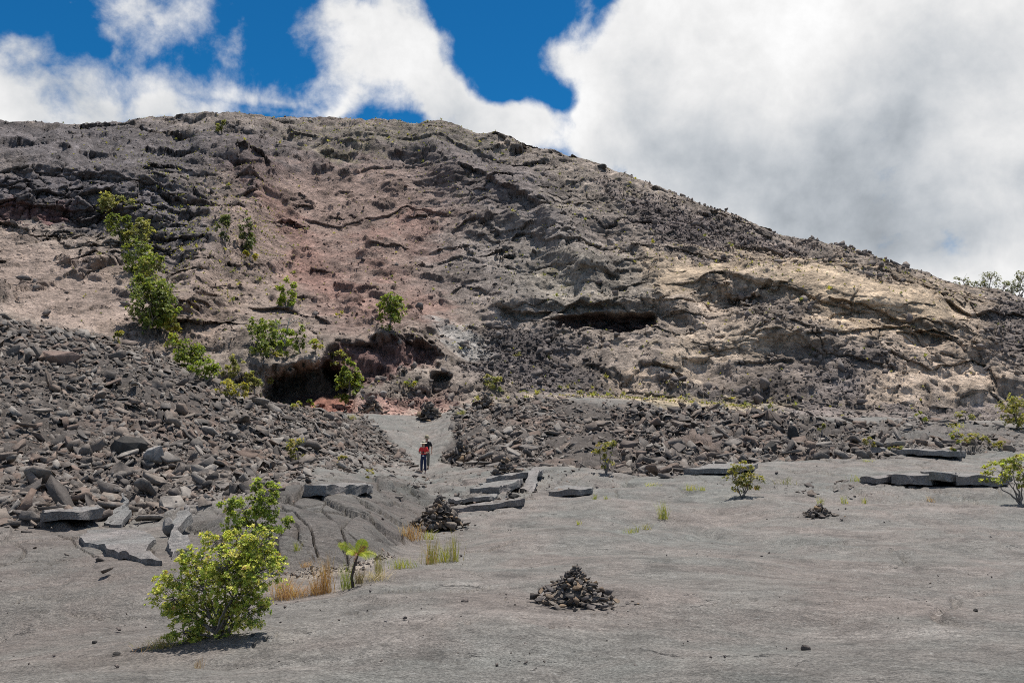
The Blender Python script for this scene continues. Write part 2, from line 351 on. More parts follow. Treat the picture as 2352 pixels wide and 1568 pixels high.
# slabby crust between the tumulus and the far rubble
mid = polymask([(840, 1100), (960, 1095), (1080, 1088), (1260, 1090), (1420, 1105), (1440, 1140), (1300, 1155), (1200, 1172), (1080, 1190), (990, 1180), (900, 1165)], 16, WF)
mp_, me_ = plates(X + wx * 1.0, Y * .55 + wy, 2.1, 405, .35, 'f'); dz += mid * (mp_ * .20 - .12 * (1 - sstep(me_, .01, .05)))
cracks = [
 ([(690, 1211), (747, 1207), (785, 1229), (824, 1246), (866, 1264), (912, 1274)], 3.0, .16), ([(669, 1151), (690, 1165), (697, 1179), (673, 1197)], 3, .2),
 ([(645, 1207), (673, 1250), (700, 1285), (715, 1306), (726, 1338)], 3.0, .18), ([(733, 1222), (768, 1264), (792, 1306), (800, 1340)], 3, .17),
 ([(761, 1179), (803, 1192), (850, 1230)], 2.2, .12), ([(700, 1240), (735, 1222), (745, 1208)], 2.2, .12), ([(590, 1290), (640, 1305), (690, 1318)], 2, .12),
 ([(600, 1175), (650, 1190), (700, 1215)], 2.2, .12), ([(810, 1160), (850, 1175), (905, 1182), (950, 1182)], 2, .1), ([(830, 1195), (880, 1205), (935, 1215)], 1.8, .1),
 ([(840, 1100), (862, 1125), (880, 1132)], 2, .12), ([(730, 1080), (770, 1090), (800, 1085)], 1.8, .1), ([(860, 1290), (910, 1278)], 2, .1),
 ([(130, 1260), (165, 1268), (185, 1262)], 2, .12), ([(165, 1262), (178, 1290), (195, 1305), (217, 1318)], 2.0, .11), ([(340, 1305), (352, 1318)], 2.0, .1),
 ([(60, 1348), (140, 1330), (220, 1340)], 1.3, .03), ([(1060, 1245), (1130, 1236), (1215, 1222)], 1.6, .05), ([(1010, 1258), (1060, 1240)], 1.3, .04),
 ([(1060, 1290), (1120, 1284), (1180, 1268), (1235, 1256)], 1.8, .05), ([(1100, 1180), (1120, 1196), (1160, 1202)], 1.8, .06),
 ([(560, 1498), (620, 1492), (700, 1498), (780, 1488), (860, 1492)], 1.6, .03), ([(570, 1560), (640, 1540), (740, 1530)], 1.4, .03), ([(1290, 1500), (1400, 1480), (1520, 1490)], 1.2, .02),
 ([(880, 1420), (960, 1412), (1060, 1418), (1130, 1404)], 1.6, .035), ([(1480, 1350), (1600, 1338), (1690, 1342), (1800, 1326)], 1.4, .03), ([(1640, 1466), (1760, 1452), (1900, 1458), (2010, 1440)], 1.6, .03), ([(1950, 1300), (2060, 1288), (2180, 1292), (2300, 1280)], 1.5, .035), ([(1150, 1450), (1230, 1436), (1290, 1440)], 1.4, .03), ([(40, 1430), (120, 1420), (230, 1428)], 1.5, .03), ([(980, 1530), (1120, 1520), (1240, 1528), (1330, 1512)], 1.8, .03), ([(1700, 1240), (1820, 1232), (1930, 1236)], 1.4, .03), ([(2080, 1390), (2200, 1376), (2352, 1384)], 1.5, .03), ([(1180, 1330), (1250, 1318), (1330, 1322)], 1.3, .03),
 ([(1430, 1118), (1480, 1128), (1530, 1140)], 1.8, .07), ([(1470, 1100), (1520, 1092), (1580, 1095)], 1.6, .06), ([(2080, 1170), (2150, 1162), (2230, 1158)], 1.5, .05), ([(1500, 1250), (1620, 1232)], 1.1, .02),
]
for pts, wd, dep in cracks:
    d = linedist(pts, 30, (fx_ * .7, fy_ * .8)); dz -= dep * 1.2 * (1 - sstep(d, wd * .25, wd * .9))
# uplifted slabs: (foot line of the riser, height m, how far the slab reaches back)
steps = [
 ([(985, 1147), (1027, 1150), (1058, 1154), (1122, 1150), (1145, 1142)], .14, 16), ([(1040, 1180), (1087, 1172), (1157, 1166), (1200, 1160)], .2, 22),
 ([(850, 1136), (925, 1146), (960, 1162), (992, 1166)], .24, 22), ([(2095, 1142), (2246, 1128), (2330, 1121)], .08, 14), ([(1700, 1145), (1841, 1158), (1912, 1166), (2000, 1166), (2090, 1158)], .05, 40),
 ([(20, 1242), (60, 1238), (120, 1243), (170, 1252)], .12, 18),
 ([(-40, 1290), (0, 1282), (30, 1268)], .1, 30), ([(360, 1225), (420, 1206), (470, 1200), (560, 1188)], .14, 20),
 ([(880, 1092), (940, 1100), (1000, 1108), (1060, 1100)], .10, 10), ([(1040, 1222), (1120, 1204), (1200, 1196)], .05, 30), ([(1560, 1075), (1660, 1072), (1780, 1068)], .2, 12),
]
slabm = np.zeros_like(U)
for pts, h, L in steps:
    d, win = belowline(pts, (wx * 6, wy * 5)); up = sstep(-d, -.3, 2.6) * (1 - sstep(-d, L * .45, L * 1.3)) * win
    dz += h * up * floor.clip(.6, 1); slabm = np.maximum(slabm, up)

# -------- rubble relief: broken crust plates of several sizes
ru = X + fx_ * .03; rv = (Y * .75 + Z * .9) + fy_ * .05
p1, e1 = plates(ru, rv, 1.5, 11, .9, 'f'); p2, e2 = plates(ru, rv * 1.15, .62, 12, .9, 'f'); p3, e3 = plates(ru, rv, .27, 13, .9, 'f')
near = 1 - sstep(Y, 24, 44)
rz = p1 * .26 + p2 * .11 + p3 * .04 * near - .05 * (1 - sstep(e2, .02, .10)) - .10 * (1 - sstep(e1, .02, .08))
rz += fbm(pos, 7, 3, 14, z='f') * .45
dz += rub * rz * (.8 + 1.1 * sstep(U, 1350, 1500)) + ridge * (1 - thin_r) * sstep(U, 1350, 1500) * fbm(pos, 3.2, 3, 15, z='f') * .55
dz += ridge * thin_r * (ph * .25 + p2 * .12)

# -------- wall relief
zone_talus = np.clip(blobmask(150, 640, 260, 110, 20, .5, W1) + blobmask(800, 560, 250, 190, 25, .5, W1) + blobmask(760, 440, 130, 60, 10, .5, W1) + blobmask(450, 720, 60, 120, 30, .5, W1) +
                     blobmask(980, 690, 70, 70, 0, .5, W1) + blobmask(1060, 770, 70, 40, 30, .4, W2) + blobmask(560, 620, 70, 120, -10, .5, W1) + blobmask(1480, 925, 300, 28, 0, .4, W2), 0, 1)
outc = sstep(fbm(pos, 7, 4, 305, .6, z='w'), .04, .22); zone_talus = zone_talus * (1 - .9 * outc)
hump = polymask([(1500, 640), (1560, 600), (1640, 595), (1760, 618), (1850, 602), (1950, 612), (2080, 650), (2200, 690), (2290, 740), (2200, 735), (2080, 725), (1980, 705), (1880, 680), (1800, 660), (1700, 640), (1640, 630), (1590, 690), (1520, 700)], 16, W2)
cliff = np.clip(blobmask(170, 445, 300, 52, 3, .35, W1) + blobmask(380, 500, 60, 90, -10, .4, W1) + blobmask(585, 395, 45, 60, 0, .35, W2) + blobmask(430, 600, 50, 90, -20, .4, W1) + blobmask(20, 560, 90, 60, 0, .4, W1) + blobmask(180, 570, 110, 50, 15, .4, W1), 0, 1)
rock = np.clip(1 - .88 * zone_talus - .6 * hump, .1, 1) * wallm
posb = (X * .5, Y * .8, Z * 1.15 + X * .04 + wy * 1.2)
lump1, _ = plates(X + wx * 1.5, Z * 1.1 + Y * .45 + wy * 1.5, 2.6, 301, .5, 'w', True); lump2, _ = plates(X + wx, Z * 1.1 + Y * .45 + wy, 1.05, 302, .5, 'w', True)
lmk = .35 + .65 * sstep(fbm(pos, 13, 3, 303, z='w'), -.25, .3)
big = fbm(pos, 26, 4, 51, .5, True, z='w') * 1.6 + fbm(pos, 9, 4, 61, .55, z='w') * 1.7
wd = wallm * (big * 1.15 * (.35 + .65 * rock)) + rock * (lump1 * .22 * lmk + lump2 * .15 * lmk + fbm(posb, 2.6, 4, 71, .58, True, z='w') * .55 + fbm(posb, 1.0, 3, 81, .6, z='w', ridged=True) * .26) + wallm * zone_talus * (fbm(pos, 1.4, 4, 85, .65, z='w') * .22 + lump2 * .10)
wd = wd - wallm * float(wd[wallm > .9].mean())
# strata: lips with recesses under them
hh = Z + X * .05 + wx * 5 + fbm(pos, 30, 2, 91, z='w') * 4
push = np.zeros_like(X)
rb = sstep(fbm(pos, 22, 3, 95, z='w'), -.12, .32)
for sp, dep, sd in ((7.5, 1.7, 0), (2.9, .6, 1), (1.2, .22, 2)):
    f = np.mod(hh / sp + sd * .37 + fbm(pos, 12, 2, 97 + sd, z='w') * .8, 1.0)
    push += dep * f**1.4 * rock * (.1 + .9 * rb) * (1 + .3 * cliff)
wp, we = plates(X + wx * 2, Z * 1.2 + Y * .35 + wy * 2, 4.2, 101, .8, 'w'); wp2, we2 = plates(X + wx, Z * 1.2 + Y * .35 + wy, 1.5, 102, .8, 'w')
push += (cliff * .7 + .32) * rock * (wp * 2.2 + wp2 * .8 + .7 * (1 - sstep(we, .02, .12)) + .25 * (1 - sstep(we2, .03, .14)))
# named ledges: (lip line, recess depth m, recess height in frame units)
ledges = [
 ([(-60, 478), (60, 474), (150, 478), (230, 470), (310, 500), (400, 560)], 1.6, 36), ([(0, 405), (120, 398), (260, 405), (350, 425), (420, 470)], 1.2, 24),
 ([(530, 350), (570, 342), (605, 352), (622, 400)], 3.6, 85), ([(690, 470), (780, 492), (850, 472), (940, 455), (1040, 482)], 1.6, 20),
 ([(1040, 392), (1090, 408), (1140, 438), (1200, 462), (1250, 482)], 4.0, 44), ([(1030, 515), (1090, 500), (1170, 540)], 1.6, 16), ([(1160, 552), (1205, 530), (1265, 556), (1330, 560)], 2.0, 24),
 ([(1000, 585), (1060, 570), (1120, 600)], 1.3, 14), ([(1215, 612), (1270, 604), (1335, 616)], 1.5, 14), ([(1325, 628), (1380, 622), (1425, 632)], 1.5, 13), ([(1395, 655), (1440, 658), (1490, 645)], 1.5, 13),
 ([(1140, 705), (1200, 722), (1260, 712), (1330, 690), (1400, 716)], 2.4, 24), ([(1630, 618), (1680, 640), (1740, 655), (1830, 668), (1900, 700), (2010, 722)], 1.3, 22),
 ([(1030, 655), (1060, 640), (1110, 668), (1160, 690)], 1.5, 14), ([(1680, 850), (1760, 830), (1830, 842)], 1.2, 14), ([(1500, 840), (1540, 850), (1580, 872)], 1.6, 16),
 ([(1340, 905), (1450, 890), (1560, 905)], 1.0, 12), ([(1700, 770), (1780, 740), (1870, 760), (1900, 800)], 1.2, 22), ([(2160, 680), (2230, 720), (2300, 720), (2420, 735)], 3.0, 40),
 ([(560, 690), (620, 700), (690, 712), (770, 726)], 2.2, 26), ([(800, 380), (900, 372), (1000, 380)], 1.4, 14), ([(380, 300), (520, 292), (700, 305)], 1.6, 18), ([(700, 320), (860, 305), (1000, 325), (1150, 360)], 1.5, 16),
 ([(0, 330), (150, 322), (330, 330), (460, 345)], 1.4, 14), ([(830, 880), (900, 865), (960, 850), (1030, 862)], 1.5, 22), ([(1900, 690), (1990, 700), (2080, 740)], 2.0, 26), ([(1840, 780), (1960, 770), (2100, 745), (2200, 790)], 1.4, 18),
]
for pts, D, L in ledges:
    d, win = belowline(pts, (wx * 16, wy * 14)); push += .62 * D * sstep(d, -.6, 1.2) * (1 - sstep(d, L * .25, L * 1.25)) * win * wallm
bowl = blobmask(810, 560, 250, 190, 20, .5); spine = np.exp(-(linedist([(1000, 352), (1060, 395), (1140, 432), (1235, 478), (1290, 540), (1340, 610)], 160) / 42.)**2); butt = np.exp(-(linedist([(470, 330), (560, 360), (600, 420), (560, 500), (470, 600), (420, 680)], 160) / 40.)**2)
shelf = np.exp(-(linedist([(1150, 690), (1260, 690), (1400, 690), (1520, 690), (1600, 720)], 120) / 30.)**2); hb = np.exp(-(linedist([(1540, 640), (1680, 640), (1850, 640), (2000, 668), (2150, 712), (2260, 760)], 150) / 48.)**2)
lown = np.exp(-(linedist([(1520, 830), (1650, 775), (1800, 750), (1880, 780)], 120) / 40.)**2)
push += wallm * (7.0 * bowl - 6.5 * spine - 5.0 * butt - 4.0 * shelf - 3.6 * hb - 3.5 * lown + 2.0 * blobmask(1210, 820, 150, 70, 0, .5))
# the cave, its red alcove and the long recess under the grey shelf
cw = (wx * 12 + fbm(pos, 1.5, 3, 113, .65, z='w') * 24, wy * 10 + fbm(pos, 1.5, 3, 114, .65, z='w') * 22)
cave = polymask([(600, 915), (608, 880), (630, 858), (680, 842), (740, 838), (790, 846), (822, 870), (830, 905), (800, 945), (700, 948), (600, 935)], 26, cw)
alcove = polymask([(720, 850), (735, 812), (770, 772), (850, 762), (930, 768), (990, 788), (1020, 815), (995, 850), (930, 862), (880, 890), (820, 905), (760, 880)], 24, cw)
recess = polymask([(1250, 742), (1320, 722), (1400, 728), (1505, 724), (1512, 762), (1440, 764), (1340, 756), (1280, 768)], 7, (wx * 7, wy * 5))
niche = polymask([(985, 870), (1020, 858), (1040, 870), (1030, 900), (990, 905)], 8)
push = push * (1 - .7 * np.maximum(cave, alcove))
push += cave * (8 + fbm(pos, 2.2, 3, 112, .6, z='w') * 2.5) + alcove * (4.6 + fbm(pos, 2.4, 4, 111, .65, z='w') * 2.4) + recess * 4.0 + niche * 2.5
mound = blobmask(752, 935, 60, 32, 0, .5) * (TT > 5.9) * (TT < 7)
push -= mound * 3.0

# -------- apply: heights, normals-free push away from the viewer side, wall bulges out of the slope
hd = np.sqrt(X * X + Y * Y) + 1e-6
FX = X + X / hd * (push - wd * .8); FY = Y + Y / hd * (push - wd * .8); FZ = Z + dz + wd * .55
# openings beneath the uplifted slabs on the right
for poly, D in (([(2100, 1100), (2140, 1098), (2200, 1100), (2205, 1119), (2130, 1121)], .0),): pass
PT = np.stack([FX, FY, FZ + CZ], -1)

# -------- colour of the ground, with some shade painted in
def C(*c): return np.array(c, np.float32)
cn = fbm(pos, 14, 4, 121, .55, z='w')[..., None]; cn2 = fbm(pos, 3.5, 4, 131, .6, z='w')[..., None]; cn3 = fbm(pos, .9, 3, 141, .6, z='w')[..., None]
wallc = C(.27, .223, .186) * np.ones_like(cn)
def paint(c, m, strength=1.0):
    global wallc
    m = (np.clip(m, 0, 1) * strength)[..., None]; wallc = wallc * (1 - m) + C(*c) * m
tx = (wx * 42 + fbm(posb, 3, 4, 151, .65, z='w') * 60 + wp * 26 + wp2 * 14, wy * 30 + fbm(posb, 3, 4, 152, .65, z='w') * 40 + wp2 * 16)
paint((.125, .112, .114), blobmask(280, 340, 480, 62, 3, .4, tx), .9)
paint((.135, .12, .124), blobmask(180, 450, 300, 62, 3, .4, tx), .95); paint((.155, .138, .138), blobmask(400, 540, 100, 110, 20, .5, tx), .85); paint((.12, .10, .105), blobmask(585, 395, 50, 62, 0, .4, tx), .95)
paint((.16, .085, .08), blobmask(70, 488, 110, 18, -3, .4, tx), .85)
paint((.30, .23, .19), blobmask(140, 650, 280, 90, 22, .5, tx), .9); paint((.30, .225, .18), blobmask(470, 700, 110, 110, 30, .5, tx), .8)
paint((.25, .175, .146), blobmask(820, 520, 300, 230, 15, .5, tx), .85); paint((.27, .180, .150), blobmask(740, 610, 60, 130, -35, .5, tx), .8)
for q in ((985, 690, 55, 55, 0), (985, 525, 35, 45, 20), (650, 470, 60, 25, 40), (900, 500, 140, 16, -20), (800, 650, 140, 30, 30), (880, 590, 60, 20, 20), (700, 560, 30, 80, -30)): paint((.27, .160, .130), blobmask(*q, .6, tx), .58)
paint((.135, .116, .114), blobmask(1180, 440, 230, 80, 20, .5, tx), .75); paint((.14, .122, .118), blobmask(760, 318, 420, 46, 4, .5, tx), .7); paint((.20, .18, .165), blobmask(1180, 600, 180, 110, 10, .5, tx), .7)
paint((.22, .195, .135), blobmask(900, 308, 260, 22, 4, .5, tx), .35); paint((.28, .24, .13), blobmask(780, 340, 90, 10, 6, .5, tx), .4)
dark_r = polymask([(1330, 375), (1500, 440), (1700, 510), (1900, 575), (2140, 640), (2130, 665), (1900, 612), (1760, 615), (1600, 590), (1500, 560), (1400, 470)], 30, tx)
paint((.150, .123, .115), dark_r, .9); paint((.25, .21, .17), blobmask(1330, 450, 90, 60, 30, .5, tx), .5)
paint((.27, .24, .20), blobmask(1380, 660, 200, 70, 10, .5, tx), .7)
paint((.32, .258, .21), blobmask(1880, 800, 480, 130, 5, .5, tx), .55); paint((.155, .132, .124), blobmask(1880, 890, 260, 45, -10, .5, tx) * sstep(cn2[..., 0], -.25, .2), .7)
hn = .55 + .45 * sstep(fbm(pos, 4, 4, 311, .6, z='w'), -.3, .15); paint((.49, .37, .25), blobmask(1930, 690, 380, 80, 9, .4, tx) * hn, .75); paint((.55, .425, .30), hump * (.35 + .65 * hn), .95); paint((.44, .34, .24), blobmask(1560, 640, 90, 50, 20, .5, tx), .6)
paint((.46, .365, .275), polymask([(1510, 830), (1540, 780), (1640, 740), (1760, 720), (1880, 730), (1890, 800), (1780, 810), (1700, 860), (1560, 870)], 18, tx) * hn, .85)
paint((.40, .32, .25), blobmask(1640, 690, 160, 45, -15, .5, tx), .7)
for q in ((2010, 900, 90, 22, -50), (2150, 820, 110, 50, -35), (2080, 880, 60, 30, -45), (1830, 890, 110, 20, -25), (1480, 880, 110, 18, -5), (2250, 760, 80, 70, 0), (2100, 850, 120, 60, -40), (2230, 880, 60, 50, -40)): paint((.46, .36, .275), blobmask(*q, .5, tx) * hn, .85)
paint((.105, .09, .086), blobmask(1210, 830, 150, 80, 10, .4, tx), .95); paint((.15, .128, .12), blobmask(2050, 958, 500, 18, 0, .4, tx), .8); paint((.14, .12, .112), blobmask(1880, 880, 220, 60, -12, .5, tx), .7); paint((.14, .12, .112), blobmask(1780, 720, 120, 30, 20, .5, tx), .7)
paint((.14, .12, .115), blobmask(2330, 760, 80, 70, 0, .4, tx), .8); paint((.13, .113, .108), blobmask(1600, 905, 200, 22, 0, .5, tx), .7)
paint((.33, .31, .285), blobmask(1050, 765, 75, 32, 32, .4, tx), .85)
paint((.36, .29, .19), blobmask(1480, 928, 290, 22, 0, .4, tx), .9)
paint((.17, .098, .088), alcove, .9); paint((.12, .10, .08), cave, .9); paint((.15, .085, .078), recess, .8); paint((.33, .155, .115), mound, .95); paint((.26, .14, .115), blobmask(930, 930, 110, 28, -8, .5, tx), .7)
# dry yellow moss and grass film in hollows
moss = sstep(cn[..., 0] * .6 + cn2[..., 0] * .5, .28, .5) * wallm * sstep(U, 100, 500) * (1 - sstep(V, 760, 900) * .5)
paint((.30, .25, .13), moss * (1 - sstep(V, 380, 300)), .4)
wallc = wallc * (1 - .22 * (outc * wallm)[..., None])
cn4 = fbm(pos, .38, 2, 142, .6, z='w')[..., None]
wallc = wallc * 1.16 * (1 + (.30 * wp + .30 * wp2)[..., None] * rock[..., None]) * np.clip(1 + .22 * cn + .45 * cn2 + .55 * cn3 + .45 * cn4, .35, 1.9)
floorc = C(.192, .173, .158) * np.ones_like(cn)
g1 = sstep(fbm(pos, 5, 4, 161, .55, z='f'), -.2, .35)[..., None]
floorc = floorc * (1 - g1) + C(.168, .163, .151) * g1
g2 = sstep(fbm((X * .45, Y, Z), 1.3, 4, 163, .6, z='f'), .1, .5)[..., None]; floorc = floorc * (1 - .5 * g2) + C(.275, .258, .24) * .5 * g2
g3 = sstep(fbm(pos, .8, 4, 165, .65, z='f'), .0, .5)[..., None]; floorc = floorc * (1 - .34 * g3)
floorc = floorc * (1 - .38 * np.maximum(tumb, lfl * .7)[..., None])  # tumulus and left crust darkened: shade of their tilt painted into the colour
tilt_shade = (blobmask(150, 1380, 420, 190, 0, .5, WF) * .8)[..., None]; floorc = floorc * (1 - tilt_shade) + C(.165, .147, .133) * tilt_shade  # darker left floor: shading of the tilted slope put into the colour
rubc = C(.095, .082, .073) * (1 + .35 * p2[..., None] + .25 * p1[..., None])  # dark ground between the slabs: crevice shade painted in
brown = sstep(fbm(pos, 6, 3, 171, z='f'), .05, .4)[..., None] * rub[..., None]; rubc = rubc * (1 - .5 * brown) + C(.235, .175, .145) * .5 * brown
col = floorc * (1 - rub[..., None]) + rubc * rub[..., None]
litter = polymask([(640, 1372), (700, 1356), (800, 1340), (900, 1305), (905, 1318), (810, 1352), (700, 1374)], 6, WF)[..., None]
col = col * (1 - .55 * litter) + C(.42, .36, .29) * .55 * litter
wm = (sstep(TT, 4.9, 5.25) * (1 - path) * (1 - rub))[..., None]; wm = np.maximum(wm, sstep(TT, 5.6, 6.2)[..., None]); ochre = (blobmask(1480, 928, 300, 24, 0, .4, tx) * (TT > 5) * sstep(fbm(pos, 3, 4, 155, .6, z='w'), -.25, .15))[..., None]
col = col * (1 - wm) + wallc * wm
col = col * (1 - .8 * ochre) + C(.27, .22, .155) * (1 + .7 * cn3 + .7 * cn2) * .8 * ochre
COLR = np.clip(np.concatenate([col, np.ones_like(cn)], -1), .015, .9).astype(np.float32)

# ------------------------------------------------------------------ materials
def new_mat(name):
    m = bpy.data.materials.new(name); m.use_nodes = True; m.node_tree.nodes.clear(); return m, NB(m.node_tree)
def finish(b, color, rough=.9, bump=None, bstr=.5, bdist=.05, spec=.25, sss=None):
    p = b.n('ShaderNodeBsdfPrincipled'); b.put(p.inputs['Base Color'], color); b.put(p.inputs['Roughness'], rough)
    p.inputs['Specular IOR Level'].default_value = spec
    if bump is not None:
        bp = b.n('ShaderNodeBump'); bp.inputs['Strength'].default_value = bstr; bp.inputs['Distance'].default_value = bdist
        b.l(bump, bp.inputs['Height']); b.l(bp.outputs[0], p.inputs['Normal'])
    o = b.n('ShaderNodeOutputMaterial'); b.l(p.outputs[0], o.inputs[0]); return p

def ground_mat(name, s, bdist, mott=.55, speck=.0):
    m, b = new_mat(name)
    at_ = b.n('ShaderNodeAttribute', attribute_name='Col').outputs['Color']
    P = b.n('ShaderNodeNewGeometry').outputs['Position']
    a = b.noise(P, 1.1 / s, 6, .72); c = b.noise(P, 5.0 / s, 5, .7); d = b.noise(P, 26 / s, 3, .65)
    f = b.m('ADD', b.m('MULTIPLY', a, .5), b.m('ADD', b.m('MULTIPLY', c, .32), b.m('MULTIPLY', d, .18)))
    k = b.mr(f, .36, .64, 1 - mott, 1 + mott, False)
    col = b.mix(1, at_, k, 'MULTIPLY')
    # pale crusty lichen flecks and dark pits
    v = b.n('ShaderNodeTexVoronoi', feature='F1'); b.l(P, v.inputs['Vector']); v.inputs['Scale'].default_value = 9 / s
    fl = b.m('MULTIPLY', b.mr(c, .56, .66, 0, 1), b.mr(v.outputs['Distance'], .25, .45, 1, 0))
    col = b.mix(b.m('MULTIPLY', fl, .34), col, (.42, .41, .385, 1))
    if speck:
        pits = b.mr(d, .30, .40, speck, 0); col = b.mix(pits, col, (.04, .037, .035, 1))
    hgt = b.m('ADD', b.m('MULTIPLY', c, .7), b.m('ADD', b.m('MULTIPLY', d, .35), b.m('MULTIPLY', v.outputs['Distance'], .3)))
    finish(b, col, .92, hgt, 1.0, bdist, .2)
    return m
def floor_mat():
    m, b = new_mat('pahoehoe_crust')
    at_ = b.n('ShaderNodeAttribute', attribute_name='Col').outputs['Color']
    P = b.n('ShaderNodeNewGeometry').outputs['Position']
    mp = b.n('ShaderNodeMapping'); b.l(P, mp.inputs[0]); mp.inputs['Scale'].default_value = (.85, 1.05, 1); mp.inputs['Rotation'].default_value = (0, 0, .12); Q = mp.outputs[0]
    a = b.noise(Q, 1.3, 6, .68, .4); c = b.noise(Q, 7, 6, .72, .6); d = b.noise(P, 38, 4, .72); e = b.noise(Q, 90, 3, .7)
    f = b.m('ADD', b.m('MULTIPLY', a, .34), b.m('ADD', b.m('MULTIPLY', c, .34), b.m('ADD', b.m('MULTIPLY', d, .22), b.m('MULTIPLY', e, .10))))
    k = b.mr(f, .40, .60, .55, 1.42, False)
    col = b.mix(1, at_, k, 'MULTIPLY'); col = b.mix(1, col, b.mr(d, .36, .64, .72, 1.28, False), 'MULTIPLY'); col = b.mix(1, col, b.mr(e, .36, .64, .82, 1.18, False), 'MULTIPLY')
    tint = b.mr(b.noise(P, .55, 6, .6, .5), .38, .62, 0, 1)
    col = b.mix(tint, b.mix(1, col, (.97, 1.0, .985, 1), 'MULTIPLY'), b.mix(1, col, (1.035, .99, .965, 1), 'MULTIPLY'))
    lich = b.mr(b.noise(Q, 11, 7, .78, .8), .58, .68, 0, .6); col = b.mix(lich, col, (.40, .395, .37, 1))
    # fine shrinkage cracks
    wv = b.n('ShaderNodeTexVoronoi', feature='DISTANCE_TO_EDGE'); wv.inputs['Scale'].default_value = .8
    wob = b.n('ShaderNodeTexNoise'); b.l(P, wob.inputs['Vector']); wob.inputs['Scale'].default_value = 3.5; wob.inputs['Detail'].default_value = 6; wob.inputs['Roughness'].default_value = .7
    b.l(b.vm('ADD', Q, b.vm('MULTIPLY', wob.outputs['Color'], (.55, .55, .2))), wv.inputs['Vector'])
    cr = b.m('MULTIPLY', b.mr(wv.outputs['Distance'], .0, .012, 1, 0), b.mr(a, .56, .64, 0, 1))
    col = b.mix(b.m('MULTIPLY', cr, .8), col, (.06, .055, .05, 1))
    pits = b.mr(d, .32, .41, .8, 0); col = b.mix(pits, col, (.07, .065, .06, 1))
    hgt = b.m('ADD', b.m('MULTIPLY', c, 1.0), b.m('ADD', b.m('MULTIPLY', d, .40), b.m('MULTIPLY', e, .16)))
    hgt = b.m('SUBTRACT', hgt, b.m('MULTIPLY', cr, .5))
    # ropy folds in patches
    wt = b.n('ShaderNodeTexWave', wave_type='BANDS', bands_direction='Y', wave_profile='SIN'); b.l(P, wt.inputs['Vector']); wt.inputs['Scale'].default_value = 1.6; wt.inputs['Distortion'].default_value = 9; wt.inputs['Detail'].default_value = 3; wt.inputs['Detail Scale'].default_value = 1.2
    rp_ = b.m('MULTIPLY', wt.outputs['Fac'], b.mr(b.noise(P, .45, 4, .6), .48, .60, 0, 1)); hgt = b.m('ADD', hgt, b.m('MULTIPLY', rp_, .3))
    scab = b.mr(b.noise(Q, 2.6, 7, .74, .5), .56, .66, 0, .42); col = b.mix(scab, col, b.mix(1, col, (.60, .58, .57, 1), 'MULTIPLY'))
    finish(b, col, .88, hgt, 1.0, .055, .3)
    return m
M_floor = floor_mat(); M_rub = ground_mat('rubble_ground', .55, .10, .6, .5); M_wall = ground_mat('wall_rock', 2.6, .55, .62, .35)

def stone_mat(name, cols, s=.25, attr=False, bdist=.03, dark=0.0):
    m, b = new_mat(name)
    P = b.n('ShaderNodeNewGeometry').outputs['Position']
    if attr: r = b.n('ShaderNodeAttribute', attribute_name='tint').outputs['Fac']
    else: r = b.n('ShaderNodeObjectInfo').outputs['Random']
    rp = b.n('ShaderNodeValToRGB'); b.l(r, rp.inputs[0]); el = rp.color_ramp.elements
    while len(el) < len(cols): el.new(.5)
    for i, c in enumerate(cols): el[i].position = i / (len(cols) - 1); el[i].color = (*c, 1)
    a = b.noise(P, 1 / s, 8, .7, .3); c = b.noise(P, 6 / s, 6, .7)
    k = b.mr(b.m('ADD', b.m('MULTIPLY', a, .6), b.m('MULTIPLY', c, .4)), .34, .66, .5, 1.5, False)
    col = b.mix(1, rp.outputs[0], k, 'MULTIPLY')
    col = b.mix(b.mr(a, .60, .72, 0, .4), col, (.40, .39, .365, 1))
    col = b.mix(b.mr(c, .30, .40, .6, 0), col, (.05, .045, .042, 1))
    finish(b, col, .92, b.m('ADD', a, b.m('MULTIPLY', c, .6)), 1.0, bdist, .2)
    return m
SLAB_COLS = [(.080, .071, .065), (.145, .124, .109), (.185, .157, .134), (.175, .128, .103), (.125, .110, .099), (.25, .225, .20), (.105, .093, .085)]
CAIRN_COLS = [(.075, .066, .06), (.13, .113, .10), (.165, .142, .12), (.21, .145, .09), (.105, .093, .088), (.15, .135, .122), (.12, .10, .09)]
AA_COLS = [(.11, .096, .09), (.155, .132, .12), (.19, .16, .142), (.125, .11, .105), (.23, .19, .165)]
M_slab = stone_mat('lava_slab', SLAB_COLS, .6); M_slab_s = stone_mat('lava_rubble', SLAB_COLS, .5, True)
M_cairn = stone_mat('cairn_stone', CAIRN_COLS, .12, False, .012)
M_aa = stone_mat('clinker', AA_COLS, 1.2, False, .12); M_aa_s = stone_mat('clinker_rubble', AA_COLS, 1.2, True, .12)
M_black = stone_mat('black_lava', [(.045, .042, .04), (.06, .055, .05)], .6); M_grey = stone_mat('grey_lava', [(.24, .225, .21), (.27, .25, .23)], .5)

